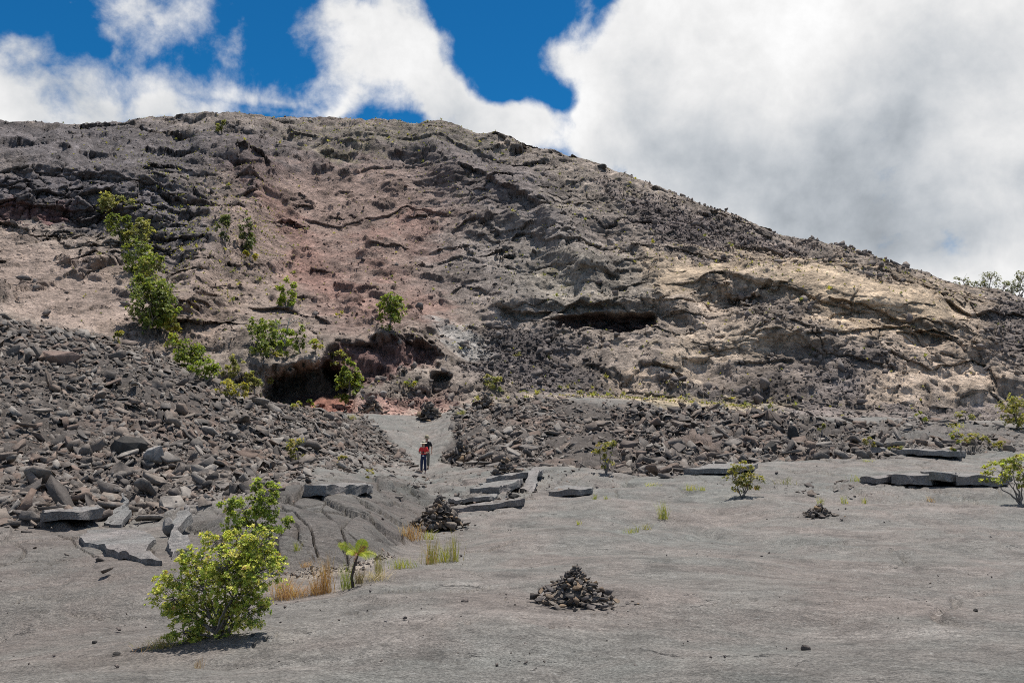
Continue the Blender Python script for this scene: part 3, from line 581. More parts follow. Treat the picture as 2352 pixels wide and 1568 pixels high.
def plain_mat(name, color, rough=.8):
    m, b = new_mat(name); P = b.n('ShaderNodeTexCoord').outputs['Object']
    k = b.mr(b.noise(P, 14, 4, .6), .3, .7, .75, 1.2, False); finish(b, b.mix(1, (*color, 1), k, 'MULTIPLY'), rough); return m
def leaf_mat(name, trans=.35):
    m, b = new_mat(name)
    c = b.n('ShaderNodeAttribute', attribute_name='Col').outputs['Color']
    p = b.n('ShaderNodeBsdfPrincipled'); b.l(c, p.inputs['Base Color']); p.inputs['Roughness'].default_value = .55; p.inputs['Specular IOR Level'].default_value = .35
    t = b.n('ShaderNodeBsdfTranslucent'); b.l(b.mix(1, c, (1.5, 1.6, .8, 1), 'MULTIPLY'), t.inputs[0])
    mx = b.n('ShaderNodeMixShader'); mx.inputs[0].default_value = trans; b.l(p.outputs[0], mx.inputs[1]); b.l(t.outputs[0], mx.inputs[2])
    o = b.n('ShaderNodeOutputMaterial'); b.l(mx.outputs[0], o.inputs[0]); return m
M_leaf = leaf_mat('leaves'); M_grass = leaf_mat('grass_blades', .3)
def bark_mat():
    m, b = new_mat('bark'); P = b.n('ShaderNodeNewGeometry').outputs['Position']
    k = b.noise(P, 25, 5, .65); c = b.mix(b.mr(k, .3, .7, 0, 1), (.12, .095, .08, 1), (.30, .265, .235, 1)); finish(b, c, .9, k, .6, .01); return m
M_bark = bark_mat()

# ------------------------------------------------------------------ mesh helpers
def mesh_np(name, verts, quads=None, tris=None, mat=None, cols=None, tint=None, smooth=False):
    me = bpy.data.meshes.new(name); nv = len(verts)
    me.vertices.add(nv); me.vertices.foreach_set('co', np.ascontiguousarray(verts, np.float32).ravel())
    nq = 0 if quads is None else len(quads); ntri = 0 if tris is None else len(tris)
    me.loops.add(nq * 4 + ntri * 3); me.polygons.add(nq + ntri)
    li = []; ls = []
    if nq: li.append(np.asarray(quads, np.int32).ravel()); ls.append(np.arange(nq) * 4)
    if ntri: li.append(np.asarray(tris, np.int32).ravel()); ls.append(nq * 4 + np.arange(ntri) * 3)
    me.loops.foreach_set('vertex_index', np.concatenate(li).astype(np.int32))
    me.polygons.foreach_set('loop_start', np.concatenate(ls).astype(np.int32))
    if smooth: me.polygons.foreach_set('use_smooth', np.ones(nq + ntri, bool))
    if cols is not None:
        a = me.attributes.new('Col', 'FLOAT_COLOR', 'POINT'); a.data.foreach_set('color', np.ascontiguousarray(cols, np.float32).ravel())
    if tint is not None:
        a = me.attributes.new('tint', 'FLOAT', 'POINT'); a.data.foreach_set('value', np.ascontiguousarray(tint, np.float32))
    me.update(calc_edges=True); me.validate()
    if mat: me.materials.append(mat)
    return me
def obj(name, me, parent=None, loc=None, rot=None, scale=None):
    o = bpy.data.objects.new(name, me); COL.objects.link(o)
    if parent is not None: o.parent = parent
    if loc is not None: o.location = loc
    if rot is not None: o.rotation_euler = rot
    if scale is not None: o.scale = scale
    return o
def tag(o, label=None, cat=None, group=None, kind=None):
    if label: o['label'] = label
    if cat: o['category'] = cat
    if group: o['group'] = group
    if kind: o['kind'] = kind
    return o
def thing(name, loc, label, cat, group=None):
    o = bpy.data.objects.new(name, None); COL.objects.link(o); o.location = loc; o.empty_display_size = .2
    return tag(o, label, cat, group)

# ------------------------------------------------------------------ split the ground sheet
idx = np.arange(NR * NC).reshape(NR, NC)
quads = np.stack([idx[:-1, :-1], idx[:-1, 1:], idx[1:, 1:], idx[1:, :-1]], -1).reshape(-1, 4)
zid = np.zeros((NR, NC), np.int8); zid[hill > .5] = 1; zid[ridge > .5] = 2; zid[TT >= 5.95] = 3
zq = zid[:-1, :-1].reshape(-1)
VERT = PT.reshape(-1, 3); CFL = COLR.reshape(-1, 4)
STRUCT = {}
for k, (nm, mt, lab) in enumerate((('lava_floor', M_floor, 'smooth grey pahoehoe lava floor of the crater'), ('rubble_hill', M_rub, 'hill of broken lava crust rising on the left'),
                              ('rubble_ridge', M_rub, 'low ridge of broken lava slabs below the wall'), ('crater_wall', M_wall, 'steep brown and grey crater wall with ledges and a cave'))):
    q = quads[zq == k]; used = np.unique(q); remap = np.zeros(NR * NC, np.int32); remap[used] = np.arange(len(used))
    o = obj(nm, mesh_np(nm, VERT[used], remap[q], None, mt, CFL[used], None, k == 0)); tag(o, lab, None, None, 'structure'); STRUCT[nm] = o
# the land that carries on round the crater, well below the sheet
gp = np.array([[-6000, -6000, -4.5], [6000, -6000, -4.5], [6000, 6000, -60], [-6000, 6000, -60]])
gme = mesh_np('ground', gp, [[0, 1, 2, 3]], None, M_wall, np.tile([.2, .18, .16, 1], (4, 1)))
tag(obj('ground', gme), 'dark lava land beyond the crater', None, None, 'structure')

# normals of the sheet for placing things
dU = np.gradient(PT, axis=1); dV = np.gradient(PT, axis=0)
NRM = np.cross(dU, dV); AREA = np.linalg.norm(NRM, axis=-1) + 1e-12; NRM = NRM / AREA[..., None]
NRM[NRM[..., 2] < 0] *= -1
# softened normals, so that pieces lie with the slope
sm = np.stack([smooth1(smooth1(NRM[::3, ::3, i], 9, 0), 9, 1) for i in range(3)], -1)
def nrm_at(r, c):
    n = sm[np.minimum(r // 3, sm.shape[0] - 1), np.minimum(c // 3, sm.shape[1] - 1)]; return n / (np.linalg.norm(n, axis=-1)[..., None] + 1e-9)
PU, PV = project(FX, FY, FZ)

def hit(px, py):
    """where the sight line through a frame position meets the ground"""
    j = int(np.clip(np.searchsorted(XS, px), 1, NC - 1)); j = j if abs(XS[j] - px) < abs(XS[j - 1] - px) else j - 1
    v = PV[:, j]; k = np.nonzero(v <= py)[0]; k = k[k > 8]
    if not len(k): return at(px, py, 150)
    i = int(k[0]); a = PT[i - 1, j]; b = PT[i, j]; t = float(np.clip((v[i - 1] - py) / (v[i - 1] - v[i] + 1e-9), 0, 1))
    return Vector((a * (1 - t) + b * t).tolist())
def drop(x, y):
    """height of the floor at x, y"""
    z = CZ - 3.3
    for _ in range(3):
        u = VW / 2 + F * x / (y * CT + (z - CZ) * ST); j = int(np.clip(np.searchsorted(XS, u), 0, NC - 1)); n = int(np.searchsorted(T, 5.0))
        z = float(np.interp(y, PT[:n, j, 1], PT[:n, j, 2]))
    return Vector((x, y, z))

# ------------------------------------------------------------------ stones
def slab_geo(rng, n=7, thick=.22):
    """irregular broken plate: outline ring below, two rings above (broken edge), uneven top"""
    ang = np.sort(np.arange(n) / n * 2 * np.pi + rng.uniform(-.34, .34, n)); rad = rng.uniform(.45, 1.15, n); el = rng.uniform(.45, .95)
    x = np.cos(ang) * rad; y = np.sin(ang) * rad * el
    h = thick * rng.uniform(.7, 1.3); tl = rng.uniform(-.12, .12, 2)
    lo = np.stack([x * rng.uniform(.80, 1.0, n), y * rng.uniform(.80, 1.0, n), -h + rng.uniform(-.05, .05, n)], 1)
    mi = np.stack([x, y, h * .6 + rng.uniform(-.05, .05, n) + x * tl[0]], 1)
    to = np.stack([x * rng.uniform(.90, .985, n), y * rng.uniform(.90, .985, n), h * .9 + rng.uniform(-.05, .05, n) + x * tl[0] + y * tl[1]], 1)
    v = np.concatenate([lo, mi, to, [[rng.uniform(-.2, .2), rng.uniform(-.2, .2), h * rng.uniform(.75, 1.1)], [0, 0, -h]]])
    t = []
    for i in range(n):
        j = (i + 1) % n
        for a in (0, n): t += [[a + i, a + j, a + n + j], [a + i, a + n + j, a + n + i]]
        t += [[2 * n + i, 2 * n + j, 3 * n], [j, i, 3 * n + 1]]
    return v, np.array(t)
def slab_lite(g):
    """the same plate without its underside and middle ring, for the mass"""
    v, t = g; n = (len(v) - 2) // 3; w = np.concatenate([v[:n], v[2 * n:3 * n], v[3 * n:3 * n + 1]]); w[:n, :2] = v[n:2 * n, :2] * .97; q = []
    for i in range(n): j = (i + 1) % n; q += [[i, j, n + j], [i, n + j, n + i], [n + i, n + j, 2 * n]]
    return w, np.array(q)
def boulder_geo(rng, n=15, flat=.75, bump=.0):
    p = rng.normal(size=(n, 3)); p /= np.linalg.norm(p, axis=1)[:, None]; p *= rng.uniform(.78, 1.05, (n, 1)); p *= np.array([1, rng.uniform(.65, 1), flat * rng.uniform(.7, 1.1)])
    bm = bmesh.new()
    for q in p: bm.verts.new(q)
    bmesh.ops.convex_hull(bm, input=bm.verts)
    for v in [v for v in bm.verts if not v.link_faces]: bm.verts.remove(v)
    bmesh.ops.triangulate(bm, faces=bm.faces); bm.verts.index_update()
    v = np.array([list(q.co) for q in bm.verts]); t = np.array([[a.index for a in f.verts] for f in bm.faces]); bm.free()
    return v, t
rs = np.random.default_rng(5)
SLABS = [slab_geo(rs, int(rs.integers(4, 8)), rs.uniform(.05, .24)) for _ in range(30)]
THIN = [slab_geo(rs, int(rs.integers(5, 8)), rs.uniform(.05, .12)) for _ in range(14)]
ROCKS = [boulder_geo(rs, int(rs.integers(8, 13))) for _ in range(22)]

def rot_frames(nrm, spin, tiltx, tilty):
    """rotation matrices: z to the slope normal, spun and tipped"""
    z = nrm; a = np.tile(np.array([1., 0, 0]), (len(z), 1)); x = a - (a * z).sum(1)[:, None] * z; x /= np.linalg.norm(x, axis=1)[:, None]; y = np.cross(z, x)
    B = np.stack([x, y, z], -1)
    def R(ax, t):
        c, s = np.cos(t), np.sin(t); o = np.zeros_like(c); e = np.ones_like(c)
        return np.stack([np.stack(r, -1) for r in {'x': ((e, o, o), (o, c, -s), (o, s, c)), 'y': ((c, o, s), (o, e, o), (-s, o, c)), 'z': ((c, -s, o), (s, c, o), (o, o, e))}[ax]], -2)
    return B @ R('x', tiltx) @ R('y', tilty) @ R('z', spin)

def ground_stone_mat():
    m, b = new_mat('scree'); P = b.n('ShaderNodeNewGeometry').outputs['Position']; c = b.n('ShaderNodeAttribute', attribute_name='Col').outputs['Color']
    a = b.noise(P, .9, 5, .7); k = b.mr(a, .36, .64, .6, 1.4, False); finish(b, b.mix(1, c, k, 'MULTIPLY'), .92, b.noise(P, 4, 4, .7), 1.0, .12, .2); return m
M_scree = ground_stone_mat()
def scatter(parent, name, stuff_name, geos, dens, N, size_fn, tilt, mat_i, mat_s, n_ind, seed, sink=.25, lite=True):
    """N stones over the sheet with the given density map: the n_ind that show largest as pieces of their own, the rest one mass"""
    rng = np.random.default_rng(seed)
    w = (dens * AREA).ravel(); w = w / w.sum(); k = rng.choice(NR * NC, N, p=w); r, c = np.divmod(k, NC)
    p = PT[r, c] + rng.normal(size=(N, 3)) * .03; n = nrm_at(r, c); sz = size_fn(rng, N, p)
    Rm = rot_frames(n, rng.uniform(0, 6.28, N), rng.normal(0, tilt, N), rng.normal(0, tilt, N))
    asp = np.stack([np.ones(N), rng.uniform(.6, 1, N), rng.uniform(.7, 1.4, N)], -1) * sz[:, None]
    p = p + n * (sz * (rng.uniform(.0, .62, N) - sink))[:, None]
    gi = rng.integers(0, len(geos), N); tint = rng.uniform(0, 1, N)
    app = sz / np.maximum(p[:, 1], 1); u, v = project(p[:, 0], p[:, 1], p[:, 2] - CZ)
    vis = (u > 5) & (u < VW - 5) & (v < VH)
    order = np.argsort(-(app * vis)); ind = set(order[:n_ind].tolist())
    mes = []
    for gv, gt in geos: mes.append(mesh_np(name, gv, None, gt, mat_i))
    for i in order[:n_ind]:
        M = Matrix(Rm[i].tolist()).to_4x4(); M.translation = Vector(p[i].tolist())
        o = obj(name, mes[gi[i]], parent); o.matrix_world = M @ Matrix.Diagonal((*asp[i].tolist(), 1))
    VV, TR, TN, CC, off = [], [], [], [], 0
    gc = COLR[r, c] * np.concatenate([rng.uniform(.55, 1.2, (N, 1)) * np.ones((1, 3)), np.ones((N, 1))], 1)
    rest = np.array([i for i in range(N) if i not in ind])
    for g, (gv, gt) in enumerate([slab_lite(q) if lite else q for q in geos]):
        s = rest[gi[rest] == g]
        if not len(s): continue
        vv = np.einsum('nij,nkj->nki', Rm[s], gv[None] * asp[s][:, None, :]) + p[s][:, None, :]
        VV.append(vv.reshape(-1, 3)); TR.append((gt[None] + (np.arange(len(s)) * len(gv))[:, None, None]).reshape(-1, 3) + off); TN.append(np.repeat(tint[s], len(gv))); CC.append(np.repeat(gc[s], len(gv), 0)); off += len(s) * len(gv)
    o = obj(stuff_name, mesh_np(stuff_name, np.concatenate(VV), None, np.concatenate(TR), mat_s, np.concatenate(CC), np.concatenate(TN)), parent); o['kind'] = 'stuff'
    return o
def powlaw(lo, hi, a): return lambda rng, N, p: lo * (1 - rng.uniform(0, 1, N) * (1 - (hi / lo)**(-a)))**(-1 / a)

clump = sstep(fbm(pos, 3.5, 3, 201, z='f'), -.35, .35)
vis_col = (U > -80) & (U < 2440)
nearf = (1 - sstep(Y, 20, 40))
# hill: slabs bigger in the near lower half, shards thinner towards the people
hsoft = polymask([(-300, 1275), (60, 1262), (180, 1240), (330, 1240), (450, 1215), (600, 1165), (720, 1120), (860, 1100), (980, 1112), (900, 1000), (620, 925), (420, 780), (-300, 700)], 40, WF) * (TT > 2.6) * (1 - path)
hl = (np.maximum(hill, hsoft * .40)) * vis_col * (TT > 2.6) * (TT < 5.25) * (.25 + .75 * clump)
scatter(STRUCT['rubble_hill'], 'slab', 'rubble', SLABS, hl * (1 - sstep(U, 560, 760) * .9) * Y**-.7, 20000, lambda r, N, p: powlaw(.075, .55, 1.7)(r, N, p) * (.62 + .010 * np.clip(p[:, 1], 10, 50)), .50, M_slab, M_slab_s, 290, 31)
scatter(STRUCT['rubble_hill'], 'crust_slab', 'crust_slabs', THIN + SLABS[:8], hl * (1 - sstep(U, 640, 860) * .8) * Y**-.6, 900, powlaw(.22, .70, 1.5), .46, M_slab, M_slab_s, 200, 34, .12)
scatter(STRUCT['rubble_hill'], 'shard', 'shards', THIN, hl * sstep(U, 480, 700), 6500, powlaw(.10, .5, 1.7), .38, M_slab, M_slab_s, 120, 33)
rl = ridge * vis_col * (.06 + .94 * sstep(fbm(pos, 4.5, 3, 202, z='f'), -.22, .18)) * (1 - thin_r * .85)
scatter(STRUCT['rubble_ridge'], 'slab', 'rubble', SLABS, rl * sstep(U, 1350, 1500) , 6800, powlaw(.11, .8, 1.5), .55, M_slab, M_slab_s, 230, 35)
scatter(STRUCT['rubble_ridge'], 'crust_slab', 'crust_slabs', THIN + SLABS[:8], (rl + ridge * thin_r * .4) * vis_col, 420, powlaw(.28, .95, 1.5), .46, M_slab, M_slab_s, 150, 36, .12)
scatter(STRUCT['rubble_ridge'], 'shard', 'shards', THIN + SLABS[:6], rl * (1 - sstep(U, 1400, 1600)), 6500, powlaw(.10, .6, 1.55), .42, M_slab, M_slab_s, 200, 37)
# wall: clinker and fallen boulders
wl = (TT > 6.02) * (TT < 11.4) * vis_col
aa = np.clip(blobmask(1210, 830, 150, 85, 10, .4, tx) * 1.2 + dark_r * 1.0 + blobmask(1880, 885, 230, 60, -12, .5, tx) * .5 + blobmask(1780, 720, 130, 34, 20, .5, tx) * .5 + blobmask(2330, 770, 80, 80, 0, .4, tx) * .6 + blobmask(1600, 905, 200, 22, 0, .5, tx) * .6 + blobmask(960, 900, 100, 40, 0, .5, tx) * .6 + rock * .05 * (TT < 9.5) + wallm * .006, 0, 1.3) * wl * (1 - cave) * (1 - hump * .95)
scatter(STRUCT['crater_wall'], 'boulder', 'boulder_scree', ROCKS, aa, 9500, powlaw(.13, .85, 2.1), .6, M_aa, M_scree, 260, 39, .1, False)
rimm = sstep(fbm(pos, 9, 3, 312, z='w'), -.05, .35) * (TT > 10.7) * (TT < 11.05) * sstep(U, 1300, 1700) * (U < 2300)
gr_ = (wallm * (.35 + .65 * outc) * (1 - hump * .95) + .5 * zone_talus + 2.5 * (TT > 5.0) * (TT < 6.3) * (1 - hill)) * (TT > 4.95) * (TT < 11.2) * vis_col * (1 - cave) * (1 - path) * (1 - ridge)
scatter(STRUCT['crater_wall'], 'fallen_stone', 'gravel', SLABS[:10], gr_, 15000, powlaw(.09, .5, 2.0), .5, M_aa, M_scree, 60, 47, .15)
scatter(STRUCT['crater_wall'], 'rim_boulder', 'rim_scree', ROCKS, rimm * 1., 170, powlaw(.22, 1.0, 1.9), .6, M_aa, M_aa_s, 120, 41, .0, False)
# loose chips on the smooth floor
fl = floor * (TT > .9) * (TT < 4) * (1 - rub) * vis_col * sstep(fbm(pos, 4, 3, 205, z='f'), -.1, .5)
scatter(STRUCT['lava_floor'], 'stone', 'lava_chips', ROCKS, fl / np.maximum(Y, 5)**1.2, 620, powlaw(.010, .07, 2.0), .4, M_aa, M_aa_s, 40, 43, .1, False)
edge = litter[..., 0] * vis_col
scatter(STRUCT['lava_floor'], 'chip', 'gully_chips', THIN + ROCKS[:6], edge, 420, powlaw(.015, .06, 1.5), .5, M_slab, M_slab_s, 20, 45, .1, False)

deb = (path * (TT > 3.2) * .10 + mid * 1.0 + tumb * .12 + slabm * .8 + lfl * .25) * floor * vis_col
scatter(STRUCT['lava_floor'], 'slab_piece', 'slab_debris', THIN + SLABS[:8], deb, 700, powlaw(.04, .30, 1.7), .35, M_slab, M_slab_s, 60, 49, .1)
# single boulders that stand out
def big_stone(name, px, py, w, h, label, mat, flat, seed, rz=0, tilt=0):
    rng = np.random.default_rng(seed); p = hit(px, py); s = p.y / F
    gv, gt = boulder_geo(rng, 24, 1.0); gv = gv * np.array([w * .5 * s, w * .42 * s, h * .5 * s])
    bm = bmesh.new(); vs = [bm.verts.new(q) for q in gv]; [bm.faces.new([vs[i] for i in t]) for t in gt]
    bmesh.ops.bevel(bm, geom=bm.edges[:] + bm.verts[:], offset=.05 * w * s, segments=1, affect='EDGES', clamp_overlap=True)
    for v in bm.verts:
        n = gnoise(v.co.x * 3 / (w * s) + seed, v.co.y * 3 / (w * s), v.co.z * 3 / (w * s), seed); v.co *= 1 + .12 * float(n)
    me = bpy.data.meshes.new(name); bm.to_mesh(me); bm.free(); me.materials.append(mat)
    o = obj(name, me, None, p + Vector((0, .2 * w * s, h * .36 * s)), (tilt, tilt * .5, rz)); return tag(o, label, 'boulder')
big_stone('boulder', 290, 1052, 92, 66, 'black angular lava boulder with shadowed face on the rubble hill', M_black, .7, 3, .3, -.25)
big_stone('boulder', 352, 1070, 60, 66, 'pale grey lava block leaning against the black boulder', M_grey, 1, 5, .5, .2)
big_stone('boulder', 120, 838, 115, 44, 'wide brown lava boulder near the top of the rubble hill', stone_mat('brown_lava', [(.21, .15, .125), (.24, .175, .145)], .8), .5, 8)
big_stone('boulder', 1822, 1010, 32, 42, 'upright dark block standing on the rubble ridge', M_black, 1, 9)
big_stone('boulder', 1770, 1040, 36, 34, 'blocky dark stone below the upright block on the ridge', M_black, 1, 12)
big_stone('boulder', 880, 912, 22, 20, 'rounded grey boulder beside the cave mound', M_grey, 1, 14)
big_stone('boulder', 1382, 388, 26, 18, 'dark boulder perched on the skyline of the slope', M_black, 1, 15)
big_stone('boulder', 382, 1232, 40, 56, 'grey block wedged in the broken crust behind the near shrub', M_grey, 1, 17, .4, .25)
big_stone('boulder', 1176, 1146, 42, 18, 'flat dark block lying under the uplifted slabs', M_black, .6, 18)
big_stone('boulder', 2245, 1404, 12, 8, 'small dark stone alone on the bare floor', M_black, .6, 19)
big_stone('boulder', 216, 1478, 14, 9, 'small dark stone on the floor left of the near shrub', M_black, .6, 20)
big_stone('boulder', 578, 1462, 12, 10, 'small dark stone right of the foot of the near shrub', M_black, .6, 22)
big_stone('boulder', 262, 1506, 22, 12, 'small rough stone among the pale grass by the shrub', M_black, .6, 23)

# tilted crust plates (broken pahoehoe slabs that one can tell apart)
def plate(pts, thick, parent, name='crust_plate', mat=None, back=1.0):
    """polygon given in frame units on the ground, extruded up"""
    P3 = []
    for (px, py, lift) in pts: q = hit(px, py); P3.append(q + Vector((0, 0, lift)))
    r_ = random.Random(len(pts) * 7 + int(pts[0][0])); P4 = []
    for i, q in enumerate(P3):
        e = P3[(i + 1) % len(P3)]; L = (e - q).length; P4.append(q)
        for t in (.3, .65): P4.append(q.lerp(e, t + r_.uniform(-.1, .1)) + Vector((r_.uniform(-1, 1), r_.uniform(-1, 1), 0)) * L * .06)
    P3 = P4
    A = np.array([[q.x, q.y, 1] for q in P3]); co, *_ = np.linalg.lstsq(A, np.array([q.z for q in P3]), rcond=None)
    for q in P3: q.z = co[0] * q.x + co[1] * q.y + co[2]
    bm = bmesh.new(); bot = [bm.verts.new(q - Vector((0, 0, thick))) for q in P3]; top = [bm.verts.new(q) for q in P3]
    n = len(P3); bm.faces.new(top); bm.faces.new(bot[::-1])
    for i in range(n): j = (i + 1) % n; bm.faces.new([bot[i], bot[j], top[j], top[i]])
    bmesh.ops.triangulate(bm, faces=[f for f in bm.faces if len(f.verts) > 4]); bmesh.ops.recalc_face_normals(bm, faces=bm.faces)
    bmesh.ops.subdivide_edges(bm, edges=bm.edges, cuts=2, use_grid_fill=True)
    for v in bm.verts:
        q = v.co; s = .035; v.co += Vector((float(gnoise(q.x * 2.5, q.y * 2.5, q.z * 2.5, 3)), float(gnoise(q.x * 2.5, q.y * 2.5, q.z * 2.5, 4)), float(gnoise(q.x * 2, q.y * 2, q.z * 2, 5)))) * s * 2.2
    bmesh.ops.triangulate(bm, faces=bm.faces)
    me = bpy.data.meshes.new(name); bm.to_mesh(me); bm.free()
    a = me.attributes.new('Col', 'FLOAT_COLOR', 'POINT'); a.data.foreach_set('color', np.tile(np.array([.215, .203, .195, 1], np.float32), len(me.vertices)))
    me.materials.append(mat or M_floor); return obj(name, me, parent)
FLO = STRUCT['lava_floor']; HIL = STRUCT['rubble_hill']; RID = STRUCT['rubble_ridge']
plate([(696, 1140, .24), (745, 1142, .30), (840, 1142, .32), (846, 1126, .16), (790, 1108, .02), (715, 1120, .0)], .22, FLO)
plate([(1078, 1133, .10), (1146, 1134, .34), (1194, 1132, .36), (1196, 1112, .22), (1150, 1098, .02), (1100, 1112, .0)], .24, FLO)
plate([(1118, 1116, .30), (1190, 1112, .42), (1238, 1106, .46), (1250, 1092, .2), (1170, 1084, .02)], .2, FLO)
plate([(1196, 1130, .10), (1222, 1106, .60), (1238, 1106, .55), (1226, 1130, .05)], .12, FLO)
plate([(1030, 1154, .10), (1058, 1156, .14), (1126, 1152, .14), (1142, 1142, .06), (1060, 1134, .0)], .12, FLO)
plate([(1042, 1181, .12), (1090, 1173, .18), (1160, 1166, .2), (1204, 1160, .16), (1190, 1148, .02), (1090, 1154, .0)], .16, FLO)
plate([(92, 1214, .26), (160, 1216, .36), (232, 1208, .38), (246, 1182, .16), (160, 1166, .1), (100, 1182, .08)], .17, HIL)
plate([(240, 1208, .10), (278, 1184, .46), (296, 1186, .40), (274, 1212, .03)], .12, HIL)
plate([(392, 1285, .02), (384, 1258, .06), (404, 1220, .42), (428, 1212, .42), (440, 1268, .2)], .16, FLO)
plate([(180, 1246, .05), (240, 1276, .10), (330, 1296, .12), (368, 1298, .08), (340, 1240, .10), (260, 1222, .12), (200, 1226, .10)], .13, FLO)
plate([(1978, 1108, .14), (2020, 1111, .24), (2052, 1113, .26), (2056, 1098, .1), (2010, 1094, .0)], .2, FLO)
plate([(2048, 1114, .34), (2095, 1117, .42), (2142, 1118, .40), (2150, 1098, .12), (2110, 1084, .0), (2055, 1092, .02)], .30, FLO)
plate([(2138, 1119, .46), (2170, 1119, .50), (2204, 1118, .44), (2208, 1098, .16), (2160, 1082, .02)], .22, FLO)
plate([(2200, 1119, .40), (2250, 1118, .36), (2318, 1117, .30), (2326, 1098, .08), (2260, 1084, .0), (2205, 1090, .02)], .28, FLO)
plate([(2000, 1044, .34), (2060, 1046, .42), (2130, 1052, .45), (2205, 1058, .38), (2215, 1040, .1), (2110, 1028, .05), (2030, 1032, .05)], .26, RID)
plate([(1262, 1138, .1), (1312, 1142, .26), (1356, 1137, .22), (1362, 1122, .05), (1300, 1114, .0)], .18, FLO)
plate([(1570, 1090, .2), (1660, 1092, .34), (1730, 1086, .3), (1740, 1070, .1), (1640, 1064, .1)], .2, RID)

# ------------------------------------------------------------------ cairns
def cairn(px, py, wpx, hpx, n, seed, label, skew=0.0, ssize=.085, apex=.5):
    rng = np.random.default_rng(seed); base = hit(px, py); s = base.y / F; R = wpx * .5 * s; H = hpx * s
    root = thing('cairn', base, label, 'cairn', 'stone cairns marking the trail')
    meshes = [mesh_np('stone', *((g[0], None, g[1], M_cairn))) for g in ROCKS[:8] + SLABS[:16]]
    st = ssize * H / .65 if ssize < 1 else ssize
    k = 0
    for i in range(n):
        f = (i / n)**.85                                    # from the ground up
        zc = H * f * .95; rr = R * (1 - f)**1.15
        ang = i * 2.39996 + rng.uniform(-.25, .25); rad = rr * math.sqrt(rng.uniform(.45, 1.0)) if f < .93 else rr * .3
        x = math.cos(ang) * rad + skew * R * f; y = math.sin(ang) * rad * .8
        size = st * rng.uniform(.7, 1.55) * (1.1 - .35 * f)
        g = drop(base.x + x, base.y + y); gz = (g.z if g else base.z) - base.z
        # stones rest on the cone of those below
        z = max(gz + size * .3, zc * (1 - .0) + gz * (1 - f)) if f > .06 else gz + size * .3
        o = obj('stone', meshes[int(rng.integers(len(meshes)))], root, (x, y, z), (rng.normal(0, .45), rng.normal(0, .45), rng.uniform(0, 6.28)), (size * rng.uniform(.9, 1.5), size * rng.uniform(.7, 1.1), size * rng.uniform(.7, 1.3)))
    for i in range(max(6, n // 12)):
        a = rng.uniform(0, 6.28); q = R * rng.uniform(1.0, 1.3); g = drop(base.x + math.cos(a) * q, base.y + math.sin(a) * q * .8); size = st * rng.uniform(.3, .8)
        obj('stone', meshes[int(rng.integers(len(meshes)))], root, (math.cos(a) * q, math.sin(a) * q * .8, g.z - base.z + size * .2), (0, 0, rng.uniform(0, 6)), (size, size * .8, size * .8))
    # hidden heart of the pile
    cv, ct = boulder_geo(rng, 30, 1.0); cv = cv.copy(); cv[:, 2] = np.clip(cv[:, 2], -.1, 1)
    rad = np.linalg.norm(cv[:, :2], axis=1); cv[:, 2] = (1 - rad.clip(0, 1)) * H * .74; cv[:, 0] = cv[:, 0] * R * .66 + skew * R * cv[:, 2] / H; cv[:, 1] *= R * .6
    o = obj('core', mesh_np('core', cv, None, ct, M_cairn), root, (0, 0, 0))
    return root
cairn(1318, 1386, 244, 86, 250, 1, 'large cairn of brown and grey lava stones on the open near floor', .05, .072)
cairn(1005, 1214, 146, 76, 170, 2, 'tall dark cairn beside dry grass below the uplifted slabs', .05, .085)
cairn(1880, 1184, 92, 26, 55, 3, 'small low cairn on the bare floor below yellow ferns', .1, .17)
cairn(1058, 1056, 62, 46, 70, 4, 'dark cairn on the rubble just behind the walkers', .0, .13)
cairn(1160, 1084, 70, 34, 60, 5, 'squat cairn at the edge of the rubble below the ridge', .0, .15)
cairn(985, 962, 62, 40, 60, 6, 'grey cairn at the far end of the path', .0, .15)
cairn(852, 948, 66, 40, 60, 7, 'cairn in front of the red mound by the cave', .0, .15)
cairn(1116, 938, 60, 32, 50, 8, 'far low cairn at the foot of the wall right of the path', .0, .17)

# ------------------------------------------------------------------ plants
class Buf:
    """collects leaf quads and tapered tubes"""
    def __init__(s): s.v, s.q, s.c, s.n = [], [], [], 0
    def add(s, v, q, c):
        s.v.append(np.asarray(v, np.float32)); s.q.append(np.asarray(q, np.int64) + s.n); s.c.append(np.asarray(c, np.float32)); s.n += len(v)
    def mesh(s, name, mat, smooth=False):
        v = np.concatenate(s.v); c = np.concatenate(s.c); c = np.concatenate([np.clip(c, .005, 1), np.ones((len(c), 1), np.float32)], 1)
        return mesh_np(name, v, np.concatenate(s.q), None, mat, c, None, smooth)
def unit(a): return a / (np.linalg.norm(a, axis=-1, keepdims=True) + 1e-9)
def rosettes(buf, ctr, dirs, k, L, Wd, cols, rng, t0=25, t1=100):
    n = len(ctr); ctr = np.repeat(ctr, k, 0); d = np.repeat(unit(dirs), k, 0); c = np.repeat(cols, k, 0) * rng.uniform(.75, 1.2, (n * k, 1))
    r = unit(np.cross(d, rng.normal(size=(n * k, 3)))); th = np.radians(rng.uniform(t0, t1, n * k))[:, None]
    a = d * np.cos(th) + r * np.sin(th); w = unit(np.cross(a, d)); up = unit(np.cross(w, a))
    Ls = L * rng.uniform(.65, 1.15, (n * k, 1)); Ws = Ls * Wd
    b0 = ctr + a * Ls * .08; m1 = ctr + a * Ls * .55 + w * Ws + up * Ls * .06; tip = ctr + a * Ls - up * Ls * .05; m2 = ctr + a * Ls * .55 - w * Ws + up * Ls * .06
    v = np.stack([b0, m1, tip, m2], 1).reshape(-1, 3); buf.add(v, np.arange(n * k * 4).reshape(-1, 4), np.repeat(c, 4, 0))
